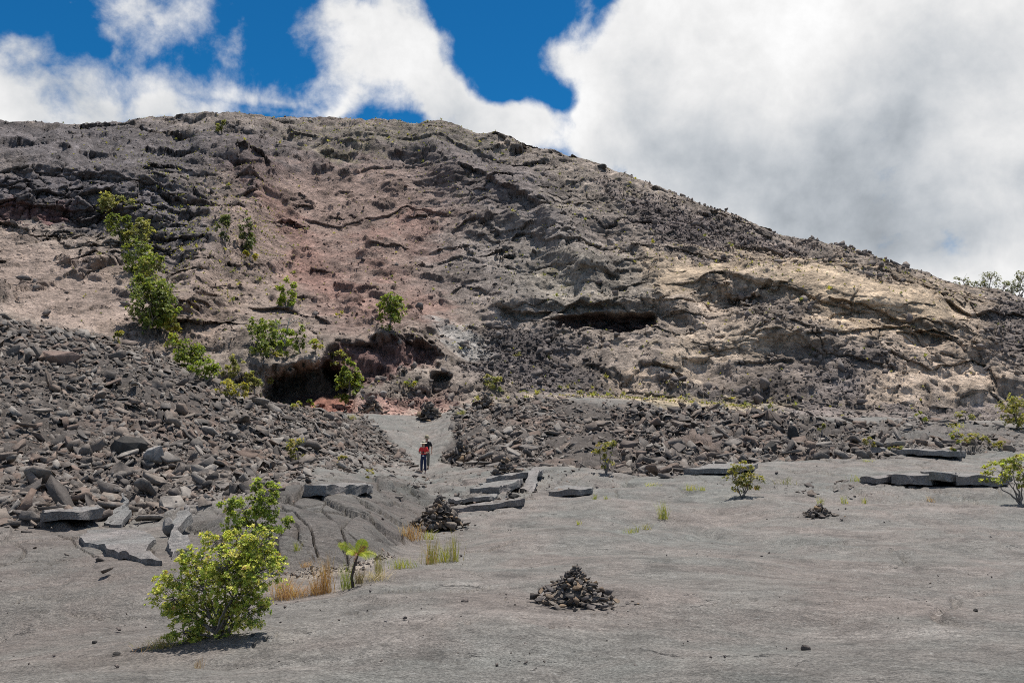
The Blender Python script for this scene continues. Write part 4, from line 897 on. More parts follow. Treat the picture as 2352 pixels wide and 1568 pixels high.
def tube(buf, pts, r0, r1, sides=5, col=(.2, .17, .15)):
    pts = np.asarray(pts, float); n = len(pts); t = unit(np.gradient(pts, axis=0)); a = unit(np.cross(t, np.array([.31, .9, .11]))); b = np.cross(t, a)
    rr = np.linspace(r0, r1, n)[:, None, None]; an = np.arange(sides) / sides * 2 * np.pi
    ring = pts[:, None, :] + rr * (a[:, None, :] * np.cos(an)[None, :, None] + b[:, None, :] * np.sin(an)[None, :, None])
    i = np.arange((n - 1) * sides).reshape(n - 1, sides); j = np.roll(i, -1, 1)
    q = np.stack([i, j, j + sides, i + sides], -1).reshape(-1, 4); buf.add(ring.reshape(-1, 3), q, np.tile(col, (n * sides, 1)))
def bend(p0, p1, rng, sag=.12, n=7):
    t = np.linspace(0, 1, n)[:, None]; L = np.linalg.norm(p1 - p0); p = p0 * (1 - t) + p1 * t
    off = rng.normal(size=3) * sag * L; off[2] = abs(off[2]) * .4
    return p + np.sin(t * np.pi) * off + np.concatenate([[[0, 0, 0]], rng.normal(size=(n - 2, 3)) * L * .025, [[0, 0, 0]]])
YG = [(.47, .50, .09), (.58, .56, .13), (.38, .43, .08), (.20, .26, .055), (.62, .55, .18)]      # young leaves of the near shrubs
GR = [(.15, .185, .045), (.20, .235, .05), (.27, .285, .065), (.10, .13, .038)]
OL = [(.26, .26, .09), (.33, .30, .11), (.19, .20, .075), (.38, .34, .14)]
YE = [(.36, .32, .06), (.42, .34, .07), (.28, .28, .06)]
BR = [(.25, .31, .05), (.32, .36, .06), (.19, .25, .045)]
def kind_of(lab):
    w = [x.strip(',') for x in lab.split()]; h = [x for x in w if x in ('tree', 'bush', 'bushes', 'shrub', 'plant')]; return {'bushes': 'bush'}.get(h[0], h[0])
def tree(name, cat, label, base, lobes, pal, leaf, dens, seed, stems=1, depth=.8, group=None, twigs=.3, rad=None, k=9, warm=.0, Wd=.24, Y=None, bare=0):
    """lobes: (x, y, rx, ry) in frame units at the plant's own depth; leaf: length in frame units"""
    rng = np.random.default_rng(seed); b = hit(*base) if Y is None else at(base[0], base[1], Y); s = b.y / F; B = np.array(b)
    root = thing(name, b, label, cat, group); lb, tb = Buf(), Buf(); L = leaf * s; tot = sum(l[2] * l[3] for l in lobes)
    rad = rad or max(.012, 2.2 * s)
    foot = [rng.normal(size=3) * np.array([1, 1, 0]) * rad * 2.2 * (stems > 1) for _ in range(stems)]
    hs = []
    for li, (lx, ly, rx, ry) in enumerate(lobes):
        dy = rng.uniform(-.5, .5) * rx * s * depth; c = np.array(at(lx, ly, b.y + dy)) - B
        n = max(8, int(5.0 * dens * rx * ry / (leaf * leaf)))
        d = unit(rng.normal(size=(n, 3)) + np.array([0, 0, .25])); rr = rng.uniform(.0, 1.0, (n, 1))**.33
        rr = rr * (1 + .18 * gnoise(d[:, 0] * 2.1 + seed, d[:, 1] * 2.1, d[:, 2] * 2.1, seed)[:, None])
        nc = max(4, n // 11); cd = unit(rng.normal(size=(nc, 3)) + np.array([0, 0, .2])) * rng.uniform(.25, 1.0, (nc, 1))**.45; ci = rng.integers(0, nc, n)
        loc_ = cd[ci] + d * rr * rng.uniform(.22, .40, (nc, 1))[ci]; rr = np.linalg.norm(loc_, axis=1, keepdims=True)
        p = c + loc_ * np.array([rx * s, rx * s * depth, ry * s]); d = unit(d * .6 + loc_)
        pc = np.array(pal)[rng.integers(0, len(pal), n)]
        # leaf colour gets darker towards the middle of the crown, paler at its skin
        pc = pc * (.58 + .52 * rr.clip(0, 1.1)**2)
        if warm: m = rng.uniform(size=n) < warm; pc[m] = np.array([.46, .28, .10]) * rng.uniform(.7, 1.1, (m.sum(), 1))
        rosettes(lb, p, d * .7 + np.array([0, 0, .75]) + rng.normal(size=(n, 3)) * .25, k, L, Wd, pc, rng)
        st = foot[li % stems]; mid = c * .55 + st * .45 + rng.normal(size=3) * rx * s * .12 * np.array([1, 1, .3])
        tube(tb, bend(st, mid, rng, .08), rad * (1 if stems == 1 else .75), rad * .55, 6); tube(tb, bend(mid, c, rng, .10), rad * .55, rad * .28, 5)
        for i in rng.choice(n, max(2, min(26, int(n * twigs * .3))), replace=False): tube(tb, bend(c + (p[i] - c) * .05, p[i], rng, .12, 5), rad * .26, rad * .10, 3)
        for _ in range(bare): tube(tb, bend(c, c + unit(rng.normal(size=3)) * rx * s * 1.0, rng, .15, 5), rad * .2, rad * .06, 3)
    obj('trunk', tb.mesh('trunk', M_bark, True), root); cr = obj('crown', lb.mesh('crown', M_leaf), root)
    return root

# the two shrubs in front
tree('shrub', 'shrub', 'large yellow-green shrub on the near floor with its shadow underneath', (505, 1462),
     [(600, 1250, 42, 42), (560, 1270, 45, 42), (520, 1300, 62, 48), (590, 1320, 60, 50), (470, 1345, 62, 48), (540, 1360, 60, 50), (400, 1375, 48, 40), (368, 1332, 20, 10), (440, 1410, 60, 45), (565, 1400, 52, 38), (600, 1395, 30, 22),
      (420, 1450, 42, 32), (480, 1440, 45, 34), (405, 1330, 32, 26), (600, 1285, 30, 30), (530, 1420, 42, 32), (450, 1300, 34, 34), (425, 1280, 26, 22), (495, 1245, 34, 30), (545, 1235, 26, 22)],
     YG, 6.6, 1.2, 101, 5, .85, None, .3, .014, 10, .012)
tree('shrub', 'shrub', 'slender upright green shrub standing behind the large shrub', (575, 1300),
     [(600, 1140, 36, 38), (560, 1170, 46, 34), (620, 1165, 28, 34), (585, 1200, 42, 30), (545, 1205, 34, 26), (635, 1205, 34, 20), (660, 1200, 14, 14), (600, 1118, 24, 18), (575, 1245, 26, 18), (640, 1290, 20, 16), (620, 1240, 14, 12), (530, 1170, 26, 26)],
     [(.36, .41, .07), (.28, .34, .06), (.46, .48, .10), (.17, .23, .05)], 6.6, 1.05, 103, 2, .85, None, .3, .016, 10, .012)
# trees and shrubs on the wall (label, base, lobes, palette)
WT = [
 ('olive tree on the cliff, topmost of the green gully', (285, 505), [(272, 470, 32, 24), (258, 480, 20, 18), (290, 478, 18, 18)], OL),
 ('bright green tree just under the topmost olive tree of the gully', (278, 556), [(272, 520, 24, 26), (285, 535, 16, 18)], GR),
 ('greyish olive tree beside the bright green one in the gully', (322, 570), [(316, 532, 28, 26), (305, 550, 20, 16)], OL),
 ('dense green tree half way down the gully', (322, 630), [(318, 588, 32, 32), (335, 605, 22, 20)], GR),
 ('pale green tree against the dark rock of the gully', (350, 655), [(346, 618, 24, 28), (358, 600, 14, 16)], BR + OL),
 ('largest dark green tree low in the gully', (342, 758), [(345, 700, 44, 46), (325, 670, 26, 30), (330, 725, 28, 24), (372, 690, 26, 34)], GR),
 ('lighter green tree growing against the largest gully tree', (378, 760), [(378, 720, 24, 30), (366, 738, 18, 18)], BR),
 ('thin yellowish tree right of the largest gully tree', (400, 775), [(400, 742, 12, 26)], YE),
 ('small yellow-green bush at the lower end of the gully', (398, 806), [(395, 785, 16, 16)], YE + BR),
 ('green tree leaning over the crest of the rubble hill', (430, 855), [(425, 805, 30, 26), (445, 828, 26, 22)], BR + GR),
 ('second green tree behind the crest of the rubble hill', (470, 880), [(468, 850, 30, 20), (490, 858, 18, 14)], BR),
 ('spindly olive shrub above the yellow bushes left of the cave', (540, 880), [(540, 840, 14, 22), (528, 858, 14, 14)], OL),
 ('low yellow-green bush left of the cave mouth', (532, 915), [(520, 893, 24, 14), (550, 896, 22, 13)], YE),
 ('ragged olive shrub hanging at the cave edge', (585, 915), [(583, 890, 16, 20), (575, 870, 12, 16)], OL),
 ('small dark tree high on the wall, the thinner of two', (515, 562), [(514, 530, 13, 28)], [(.10, .13, .05), (.16, .17, .07)]),
 ('small dark tree high on the wall, the fuller of two', (567, 572), [(567, 537, 18, 32)], [(.10, .13, .05), (.16, .17, .07)]),
 ('round yellow bush below the two small dark trees', (575, 600), [(574, 586, 13, 11)], YE),
 ('lone bright green tree above the ledge over the cave', (657, 712), [(655, 672, 18, 26), (660, 695, 14, 14)], BR),
 ('leafy green tree left of the pale bare trunks over the cave', (605, 800), [(600, 755, 30, 24), (618, 772, 18, 22)], BR + GR),
 ('dark green tree under the leafy one at the cave roof', (605, 832), [(607, 802, 24, 26)], GR),
 ('narrow green tree at the cave roof', (690, 812), [(686, 782, 12, 28)], GR + BR),
 ('small bright tree beside the ferns on the cave roof', (658, 826), [(657, 802, 14, 20)], BR),
 ('fern-like green bush spreading on the cave roof', (648, 788), [(648, 772, 26, 12)], BR),
 ('green bush at the right end of the cave roof plants', (722, 812), [(720, 796, 16, 13)], BR + YE),
 ('olive shrub trailing down the left side of the cave', (615, 882), [(612, 850, 18, 28), (632, 832, 14, 18)], OL + YE),
 ('yellow-green bush spread over the lip of the cave', (765, 836), [(765, 822, 24, 12), (740, 818, 14, 10), (795, 826, 14, 10)], YE + OL),
 ('leaning green tree alone on the reddish slope', (892, 760), [(900, 705, 26, 26), (893, 732, 20, 24), (905, 688, 20, 14)], BR + GR),
 ('cone-shaped green tree in front of the cave', (800, 922), [(800, 895, 27, 24), (800, 870, 24, 24), (802, 848, 14, 16)], BR + GR),
 ('small bright bush at the floor of the cave mouth', (682, 942), [(680, 933, 14, 8)], BR + YE),
 ('tiny bright plant inside the cave mouth', (712, 934), [(711, 926, 9, 7)], BR),
 ('small yellowish tree on the top edge of the rubble hill', (271, 800), [(270, 775, 11, 14)], OL + YE),
 ('yellow-green plant on the red ground right of the cave tree', (942, 896), [(942, 886, 13, 8)], YE + BR),
 ('olive bush on the dark scree right of the cave', (1128, 890), [(1126, 878, 20, 14)], OL),
 ('pale feathery shrub standing near the skyline of the rim', (509, 308), [(508, 292, 9, 16)], OL),
]
for i, (lab, base, lobes, pal) in enumerate(WT):
    lobes = [(a, c, d * 1.22, e * 1.18) for a, c, d, e in lobes]
    tree('wall_tree' if kind_of(lab) == 'tree' else 'wall_shrub', kind_of(lab), lab, base, lobes, pal, 6.0, 1.5, 200 + i, 1, .9, 'trees and shrubs on the crater wall', .12, None, 7, 0, .30)
HZ = [(.20, .21, .12), (.26, .26, .15), (.15, .16, .095), (.30, .29, .18)]
# skyline trees at the far right
for i, (lab, base, lobes, pal, bare) in enumerate([
 ('small dark tree on the skyline, leftmost of those at the right edge', (2212, 668), [(2212, 645, 18, 9), (2225, 652, 12, 8)], OL, 3),
 ('thin half-bare tree on the skyline', (2275, 676), [(2275, 640, 22, 16), (2262, 655, 14, 12)], OL, 14),
 ('low olive tree on the skyline beside the half-bare one', (2240, 676), [(2243, 660, 22, 13)], OL, 4),
 ('round olive tree on the skyline beside the edge of the picture', (2310, 682), [(2306, 662, 24, 17)], OL, 5),
 ('tall green tree on the skyline at the right edge', (2348, 690), [(2346, 645, 20, 22), (2340, 668, 24, 16)], HZ, 6),
 ('low grey-green tree on the skyline left of the half-bare one', (2258, 678), [(2256, 662, 16, 10)], HZ, 6), ('narrow grey-green tree between the two round skyline trees', (2328, 686), [(2326, 660, 14, 18)], HZ, 8), ('lowest grey shrubby tree where the slope meets the skyline trees', (2196, 664), [(2194, 652, 12, 6)], HZ, 4)]):
    tree('skyline_tree', 'tree', lab, base, [(a, c, d * 1.1, e * 1.0) for a, c, d, e in lobes], HZ, 3.0, .62, 300 + i, 1, .9, 'trees on the skyline', .3, None, 6, 0, .3, 132, bare)
# shrubs on the lava floor and ridge
FT = [
 ('pale bushy shrub on the slope of the rubble hill', (680, 1068), [(678, 1030, 20, 18), (684, 1048, 16, 16)], OL + YE, 5.5, 3),
 ('small yellow-green plant on the hill nearest the path', (790, 1072), [(788, 1058, 12, 10)], YE, 4.5, 2),
 ('small yellow plant below the hill beside the path', (848, 1098), [(846, 1089, 11, 9)], YE, 4.5, 2),
 ('slender little tree with pale crown on the rubble ridge', (1392, 1088), [(1392, 1030, 24, 15), (1378, 1040, 14, 10), (1408, 1018, 10, 8), (1390, 1062, 16, 12)], YE + OL, 5, 1),
 ('wide pale shrub with its shadow at the foot of the ridge', (1708, 1140), [(1706, 1080, 24, 18), (1685, 1100, 26, 18), (1725, 1105, 24, 18), (1705, 1115, 26, 14)], OL + YE, 6, 4),
 ('leaning tree with open crown at the right edge of the floor', (2345, 1158), [(2330, 1060, 34, 18), (2300, 1085, 34, 18), (2275, 1098, 22, 12), (2350, 1085, 28, 22), (2330, 1110, 30, 16)], OL + YG[:3], 8, 1),
 ('tall olive bush at the right edge below the wall', (2338, 985), [(2335, 925, 34, 24), (2330, 955, 30, 22), (2345, 972, 24, 14)], OL + YE, 6.5, 3),
 ('small shrub on the ridge left of the dark ledge', (2000, 1034), [(2000, 1012, 13, 14)], YE + OL, 5, 2),
 ('little tree with tufted crown above the dark ledge', (2208, 1056), [(2198, 1002, 15, 12), (2190, 1040, 11, 9)], BR + YE, 5, 1),
 ('low spreading yellow shrub behind the dark ledge', (2240, 1030), [(2238, 1010, 24, 11), (2262, 1012, 14, 9)], YE + OL, 5, 2),
 ('orange-tinged low shrub near the right edge of the ridge', (2298, 1036), [(2296, 1023, 18, 10)], YE, 5, 2),
 ('small pale shrub growing on the dark ledge', (2058, 1042), [(2057, 1028, 14, 9)], OL, 4.5, 2),
 ('pale wispy plant on the ridge behind the upright block', (1888, 998), [(1888, 985, 9, 11)], OL, 4.5, 1),
 ('yellow-green bush at the foot of the wall above the ridge', (2120, 972), [(2118, 958, 13, 10)], YE + BR, 5, 2),
 ('pale dry bush at the foot of the wall', (2218, 968), [(2216, 955, 18, 11)], OL, 5, 2),
 ('small olive bush at the foot of the wall right of the path', (1340, 912), [(1338, 903, 12, 7)], OL, 5, 2),
]
for i, (lab, base, lobes, pal, lf, st) in enumerate(FT):
    tree('small_tree' if kind_of(lab) == 'tree' else 'floor_shrub', kind_of(lab), lab, base, [(a, c, d * 1.18, e * 1.12) for a, c, d, e in lobes], pal, lf * .85, .95, 330 + i, st, .85, 'shrubs on the lava', .35, None, 7, .05, .28)
# bare pale trunks over the cave
for i, (x0, y0, x1, y1, lab) in enumerate([(640, 795, 637, 735, 'straight pale bare trunk over the cave'), (652, 790, 664, 728, 'leaning pale bare trunk over the cave')]):
    b = hit(x0, y0); s = b.y / F; bf = Buf(); rng = np.random.default_rng(i); e = np.array(at(x1, y1, b.y) - b)
    tube(bf, bend(np.zeros(3), e, rng, .05), .10, .04, 6)
    for k in range(3): tube(bf, bend(e * (.5 + .15 * k), e * (.7 + .15 * k) + rng.normal(size=3) * .5, rng, .1, 5), .04, .015, 4)
    r = thing('bare_tree', b, lab, 'tree'); m, nb = (bpy.data.materials.get('pale_bark'), None)
    if m is None: m = plain_mat('pale_bark', (.42, .40, .36))
    obj('trunk', bf.mesh('trunk', m, True), r)

# grasses and ferns
def blades(buf, n, h, spread, cols, rng, droop=.5, wd=.02, base=None, seg=4):
    b0 = np.zeros((n, 3)); b0[:, :2] = rng.normal(size=(n, 2)) * spread * .35
    if base is not None: b0 += base
    a = rng.uniform(0, 2 * np.pi, n); out = np.stack([np.cos(a), np.sin(a), np.zeros(n)], 1); hh = h * rng.uniform(.55, 1.1, n)
    w = np.stack([-np.sin(a + .7), np.cos(a + .7), np.zeros(n)], 1); dr = droop * rng.uniform(.2, 1.1, n); c = np.array(cols)[rng.integers(0, len(cols), n)] * rng.uniform(.75, 1.2, (n, 1))
    V_ = []
    for k in range(seg + 1):
        t = k / seg; p = b0 + out * (spread * .3 * t + hh * dr * t * t)[:, None] * 1.0 + np.array([0, 0, 1]) * (hh * (t - .45 * dr * t * t))[:, None]; ww = wd * (1 - t)**.7 + wd * .08
        V_ += [p - w * ww, p + w * ww]
    v = np.stack(V_, 1).reshape(-1, 3); m = 2 * (seg + 1); q = []
    i0 = (np.arange(n) * m)[:, None]
    for k in range(seg): q.append(i0 + np.array([2 * k, 2 * k + 1, 2 * k + 3, 2 * k + 2]))
    buf.add(v, np.concatenate(q), np.repeat(c, m, 0))
DRY = [(.55, .34, .17), (.47, .27, .13), (.60, .42, .24), (.36, .21, .11)]; SEDGE = [(.36, .33, .10), (.30, .29, .09), (.42, .33, .14)]; LIME = [(.34, .36, .05), (.42, .40, .06), (.25, .31, .045), (.48, .40, .08)]
def tuft(name, cat, label, px, py, hpx, wpx, n, cols, droop, seed, group='grass and fern tufts', wd=.5, extra=None):
    rng = np.random.default_rng(seed); b = hit(px, py); s = b.y / F; bf = Buf()
    blades(bf, n, hpx * s, wpx * s, cols, rng, droop, wd * s)
    if extra: blades(bf, extra[0], extra[1] * s, wpx * s * .7, extra[2], rng, extra[3], wd * s)
    r = thing(name, b, label, cat, group); obj('blades', bf.mesh('blades', M_grass), r); return r
GT = [
 ('dry_grass', 'grass', 'thick rust-brown dry grass clump just right of the large shrub', 652, 1374, 62, 40, 170, DRY, .45), ('dry_grass', 'grass', 'low dry brown grass beside the thick rust-brown clump', 690, 1368, 34, 40, 90, DRY, .7),
 ('dry_grass', 'grass', 'tall wispy dry grass in the gully, left of the tree fern', 745, 1362, 92, 30, 130, DRY, .18), ('dry_grass', 'grass', 'small reddish grass at the foot of the tall wispy grass', 722, 1364, 44, 26, 80, DRY, .4),
 ('dry_grass', 'grass', 'pale matted dry grass right of the tree fern', 862, 1330, 30, 44, 150, [(.50, .42, .32), (.44, .35, .25)], 1.1), ('dry_grass', 'grass', 'upright thin grass above the matted grass by the fern', 868, 1326, 62, 14, 40, SEDGE, .12),
 ('sedge', 'grass', 'green thin grass at the left foot of the tree fern', 796, 1352, 66, 24, 70, [(.26, .32, .08), (.36, .36, .10)], .22), ('sedge', 'grass', 'tall straw-coloured sedge beside bright fern fronds', 988, 1294, 64, 24, 80, SEDGE + DRY[:1], .16),
 ('sword_fern', 'fern', 'bright yellow-green fern clump next to tall sedge', 1014, 1290, 44, 30, 70, LIME, .3), ('dry_grass', 'grass', 'tall brown grass tuft with drooping dry skirt', 1040, 1288, 72, 24, 60, SEDGE, .08),
 ('sword_fern', 'fern', 'taller of two lime green fern tufts left of the tall sedge', 915, 1306, 30, 22, 46, LIME, .3), ('sword_fern', 'fern', 'shorter of two lime green fern tufts left of the tall sedge', 936, 1304, 26, 24, 46, LIME, .35),
 ('dry_grass', 'grass', 'brown dry grass in front of the tall dark cairn', 946, 1240, 46, 34, 120, DRY, .35), ('sword_fern', 'fern', 'small yellow fern at the foot of the tall dark cairn', 984, 1238, 24, 22, 46, LIME, .4),
 ('dry_grass', 'grass', 'tiny dry sprig alone on the floor below the large shrub', 456, 1534, 28, 14, 26, DRY, .12), ('dry_grass', 'grass', 'low yellow grass fringe left of the large shrub', 352, 1488, 22, 46, 90, DRY + SEDGE, .8),
 ('dry_grass', 'grass', 'green and yellow grass at the left foot of the large shrub', 376, 1486, 34, 30, 80, SEDGE, .5), ('sword_fern', 'fern', 'yellow sprout growing from a crack beside the slender shrub', 681, 1264, 26, 14, 28, LIME, .3),
 ('dry_grass', 'grass', 'rusty grass in the crack below the yellow sprout', 700, 1302, 18, 20, 40, DRY, .5),
 ('sword_fern', 'fern', 'yellow fern tuft directly behind the small low cairn', 1885, 1158, 20, 12, 26, LIME, .3), ('sword_fern', 'fern', 'leaning yellow fern tuft right of the small cairn', 1940, 1156, 22, 14, 26, LIME, .35), ('sword_fern', 'fern', 'narrow yellow fern tuft on the swell right of the small cairn', 1987, 1156, 18, 9, 18, LIME, .25),
 ('sword_fern', 'fern', 'yellow fern tuft at the left end of the long dark slab edge', 1970, 1106, 18, 18, 30, LIME, .35), ('sword_fern', 'fern', 'larger of two yellow fern tufts left of the wide pale shrub', 1588, 1126, 18, 22, 36, LIME, .35), ('sword_fern', 'fern', 'smaller of two yellow fern tufts left of the wide pale shrub', 1612, 1126, 15, 14, 22, LIME, .35),
 ('sword_fern', 'fern', 'olive fern patch right of the wide pale shrub', 1803, 1112, 22, 26, 34, OL, .4), ('sword_fern', 'fern', 'flat yellow fern on the flat rubble of the ridge', 1994, 1060, 10, 22, 22, LIME, .9), ('sword_fern', 'fern', 'bright yellow spreading fern at the foot of the wall', 2203, 982, 16, 26, 34, [(.52, .50, .05), (.45, .42, .06)], .8),
 ('sword_fern', 'fern', 'tiny single fern alone on the middle of the floor', 1331, 1204, 12, 10, 18, LIME, .4), ('sword_fern', 'fern', 'yellow fern tuft on the dark seam, left one', 1446, 1224, 15, 18, 26, LIME, .4), ('sword_fern', 'fern', 'thin yellow fern on the dark seam between two tufts', 1466, 1222, 16, 8, 14, LIME, .2), ('sword_fern', 'fern', 'yellow fern tuft on the dark seam, right one', 1486, 1216, 20, 18, 26, SEDGE, .4),
 ('sword_fern', 'fern', 'tall yellow fern column rising from a crack in the floor', 1524, 1192, 46, 18, 60, LIME, .25), ('sword_fern', 'fern', 'small yellow fern beside the rounded slab end', 1368, 1146, 14, 10, 18, LIME, .3), ('sword_fern', 'fern', 'tiny yellow fern next to the rounded slab end', 1392, 1146, 10, 8, 14, LIME, .3),
 ('sword_fern', 'fern', 'low yellow fern strip along a crack below the ridge', 1500, 1116, 10, 34, 40, LIME, .6), ('sword_fern', 'fern', 'yellow-green cushion plant on the path side of the far rubble', 1060, 952, 14, 20, 36, LIME, .6),
 ('sword_fern', 'fern', 'ochre plant cushion left of the far cairn at the cave', 806, 962, 14, 22, 36, YE, .6), ('dry_grass', 'grass', 'faint rusty grass by the rounded swell on the right floor', 2135, 1152, 16, 14, 24, DRY, .3),
]
for i, g in enumerate(GT): tuft(*g, 500 + i)
# tree fern in the gully
def frond(buf, p0, p1, face, wmax, cols, rng, n=22, arch=.15):
    t = np.linspace(0, 1, n)[:, None]; L = np.linalg.norm(p1 - p0); p = p0 * (1 - t) + p1 * t + np.array([0, 0, 1]) * np.sin(t * np.pi) * L * arch
    ax = unit(np.gradient(p, axis=0)); side = unit(np.cross(ax, face)); prof = np.sin(np.clip(t * 1.08 + .06, 0, 1) * np.pi)**.6
    for sg in (-1, 1):
        d = side * sg + ax * .35; ln = wmax * prof * rng.uniform(.85, 1.1, (n, 1)); a = p; w = ax * (L / n * .46)
        v = np.stack([a - w, a + w, a + d * ln * .7 + w * .8 - np.array([0, 0, 1]) * ln * .08, a + d * ln - np.array([0, 0, 1]) * ln * .22], 1).reshape(-1, 3)
        c = np.array(cols)[rng.integers(0, len(cols), n)]; buf.add(v, np.arange(n * 4).reshape(-1, 4), np.repeat(c, 4, 0))
    tube(buf, p, L * .012, L * .004, 4, (.25, .18, .08))
fb = hit(812, 1348); fs = fb.y / F
fr = thing('tree_fern', fb, 'tree fern with three lime green fronds and a dark trunk in the gully', 'fern'); rng = np.random.default_rng(9)
def L_(x, y, dy=0): return np.array(at(x, y, fb.y + dy) - fb)
tbf = Buf(); tube(tbf, [np.zeros(3) - np.array([0, 0, .1]), L_(808, 1325), L_(812, 1305), L_(818, 1285), L_(822, 1273)], 3.6 * fs, 2.4 * fs, 7, (.09, .07, .06)); obj('trunk', tbf.mesh('trunk', plain_mat('fern_trunk', (.08, .062, .052)), True), fr)
FC = [(.50, .55, .05), (.58, .60, .06), (.42, .50, .05)]; hub = L_(822, 1272)
for (x, y, dy, fw, fx2, ar) in ((768, 1249, -.1, 13, (0, -.9, .4), .12), (838, 1232, .1, 17, (0, -1, .1), .03), (872, 1280, -.05, 12, (0, -.8, .6), .14), (790, 1276, -.15, 10, (0, -.8, .6), .22), (846, 1292, -.12, 9, (0, -.8, .6), .25)):
    q = Buf(); frond(q, hub, L_(x, y, dy), np.array(fx2, float), fw * fs, FC, rng, 24, ar); obj('frond', q.mesh('frond', M_leaf), fr)
for (x, y, dy, fw) in ((846, 1262, -.1, 6), (852, 1280, 0, 6), (800, 1290, -.1, 6), (812, 1300, -.15, 5)):
    q = Buf(); frond(q, hub, L_(x, y, dy), np.array([0, -1., .3]), fw * fs, [(.22, .10, .05), (.28, .13, .07)], rng, 16, .35); tag(obj('dead_frond', q.mesh('dead_frond', M_leaf), fr), 'withered brown frond')
q = Buf(); blades(q, 50, 40 * fs, 14 * fs, [(.26, .2, .13), (.34, .28, .2)], rng, .5, .9 * fs, L_(826, 1340)); obj('skirt', q.mesh('skirt', M_grass), fr)
# low scrub dotted over the wall, too many to count
rng = np.random.default_rng(77); bf = Buf()
sd = (moss * .8 * (1 - .7 * sstep(V, 380, 300)) + .10 * wallm * sstep(U, 60, 300) + blobmask(480, 520, 200, 130, 30, .5, tx) * .7 + blobmask(900, 312, 260, 34, 4, .5, tx) * .4 + blobmask(1750, 620, 330, 40, 5, .5, tx) * .35 + blobmask(1480, 918, 330, 26, 0, .4, tx) * 1.6 + blobmask(600, 900, 90, 40, 0, .5, tx)) * (TT > 5.3) * (TT < 11.2) * vis_col * (1 - cave) * (1 - alcove * .8) * (1 - dark_r * .8)
wgt = (sd * AREA).ravel(); kk = rng.choice(NR * NC, 3000, p=wgt / wgt.sum()); cp = VERT[kk]; szs = rng.uniform(.07, .20, len(kk)) * (1 + (rng.uniform(size=len(kk)) < .08) * 1.2)
pc = np.array(YE[:1] + OL + OL)[rng.integers(0, 9, len(kk))]
for lo, hi in ((0, .22), (.22, .34), (.34, 2)):
    m = (szs >= lo) & (szs < hi)
    rosettes(bf, cp[m] + np.array([0, 0, .05]), np.tile([0, -.1, 1.], (m.sum(), 1)), 9, float(szs[m].mean()) * 1.5, .26, pc[m], rng, 5, 80)
tag(obj('scrub', bf.mesh('scrub', M_leaf)), 'low yellow and olive scrub dotted over the crater wall', 'scrub', None, 'stuff')

# ------------------------------------------------------------------ the two walkers
def skin(name, V_, E, radii, mat, sub=2, root=0):
    me = bpy.data.meshes.new(name); me.from_pydata([tuple(v) for v in V_], E, []); o = bpy.data.objects.new(name, me); COL.objects.link(o)
    o.modifiers.new('s', 'SKIN'); sv = me.skin_vertices[0].data
    for i, r in enumerate(radii): sv[i].radius = r if isinstance(r, tuple) else (r, r)
    for i in range(len(sv)): sv[i].use_root = (i == root)
    md = o.modifiers.new('b', 'SUBSURF'); md.levels = sub; md.render_levels = sub
    dg = bpy.context.evaluated_depsgraph_get(); m2 = bpy.data.meshes.new_from_object(o.evaluated_get(dg)); bpy.data.objects.remove(o); m2.name = name
    m2.materials.clear(); m2.materials.append(mat)
    for p in m2.polygons: p.use_smooth = True
    return m2
def chain(start, pts): return pts
def join(name, ms, mat):
    bm = bmesh.new()
    for m in ms: bm.from_mesh(m)
    me = bpy.data.meshes.new(name); bm.to_mesh(me); bm.free(); me.materials.append(mat)
    for p in me.polygons: p.use_smooth = True
    return me
def ball(name, c, r, mat, sc=(1, 1, 1)):
    bm = bmesh.new(); bmesh.ops.create_icosphere(bm, subdivisions=2, radius=r)
    for v in bm.verts: v.co = Vector((v.co.x * sc[0] + c[0], v.co.y * sc[1] + c[1], v.co.z * sc[2] + c[2]))
    me = bpy.data.meshes.new(name); bm.to_mesh(me); bm.free(); me.materials.append(mat)
    for p in me.polygons: p.use_smooth = True
    return me
def lathe(name, prof, mat, c=(0, 0, 0), n=20, oval=1.12):
    v = []; f = []
    for r, z in prof:
        for k in range(n): a = 2 * math.pi * k / n; v.append((c[0] + r * math.cos(a), c[1] + r * math.sin(a) * oval, c[2] + z))
    for i in range(len(prof) - 1):
        for k in range(n): j = (k + 1) % n; f.append((i * n + k, i * n + j, (i + 1) * n + j, (i + 1) * n + k))
    me = bpy.data.meshes.new(name); me.from_pydata(v, [], f); me.materials.append(mat)
    for p in me.polygons: p.use_smooth = True
    return me
M_skin = plain_mat('skin', (.50, .31, .22), .6); M_hair = plain_mat('hair', (.03, .022, .018), .6); M_eye = plain_mat('eye', (.03, .03, .03), .3)
M_red = plain_mat('red_cloth', (.72, .055, .05)); M_navy = plain_mat('navy_cloth', (.022, .032, .075)); M_straw = plain_mat('straw', (.62, .56, .42)); M_khaki = plain_mat('khaki', (.38, .33, .21)); M_blk = plain_mat('black_cloth', (.022, .021, .024)); M_gry = plain_mat('grey_cloth', (.11, .11, .095)); M_shoe = plain_mat('shoe', (.36, .28, .26)); M_boot = plain_mat('boot', (.09, .075, .05)); M_white = plain_mat('white_plastic', (.75, .75, .75), .4); M_band = plain_mat('hat_band', (.05, .045, .04))
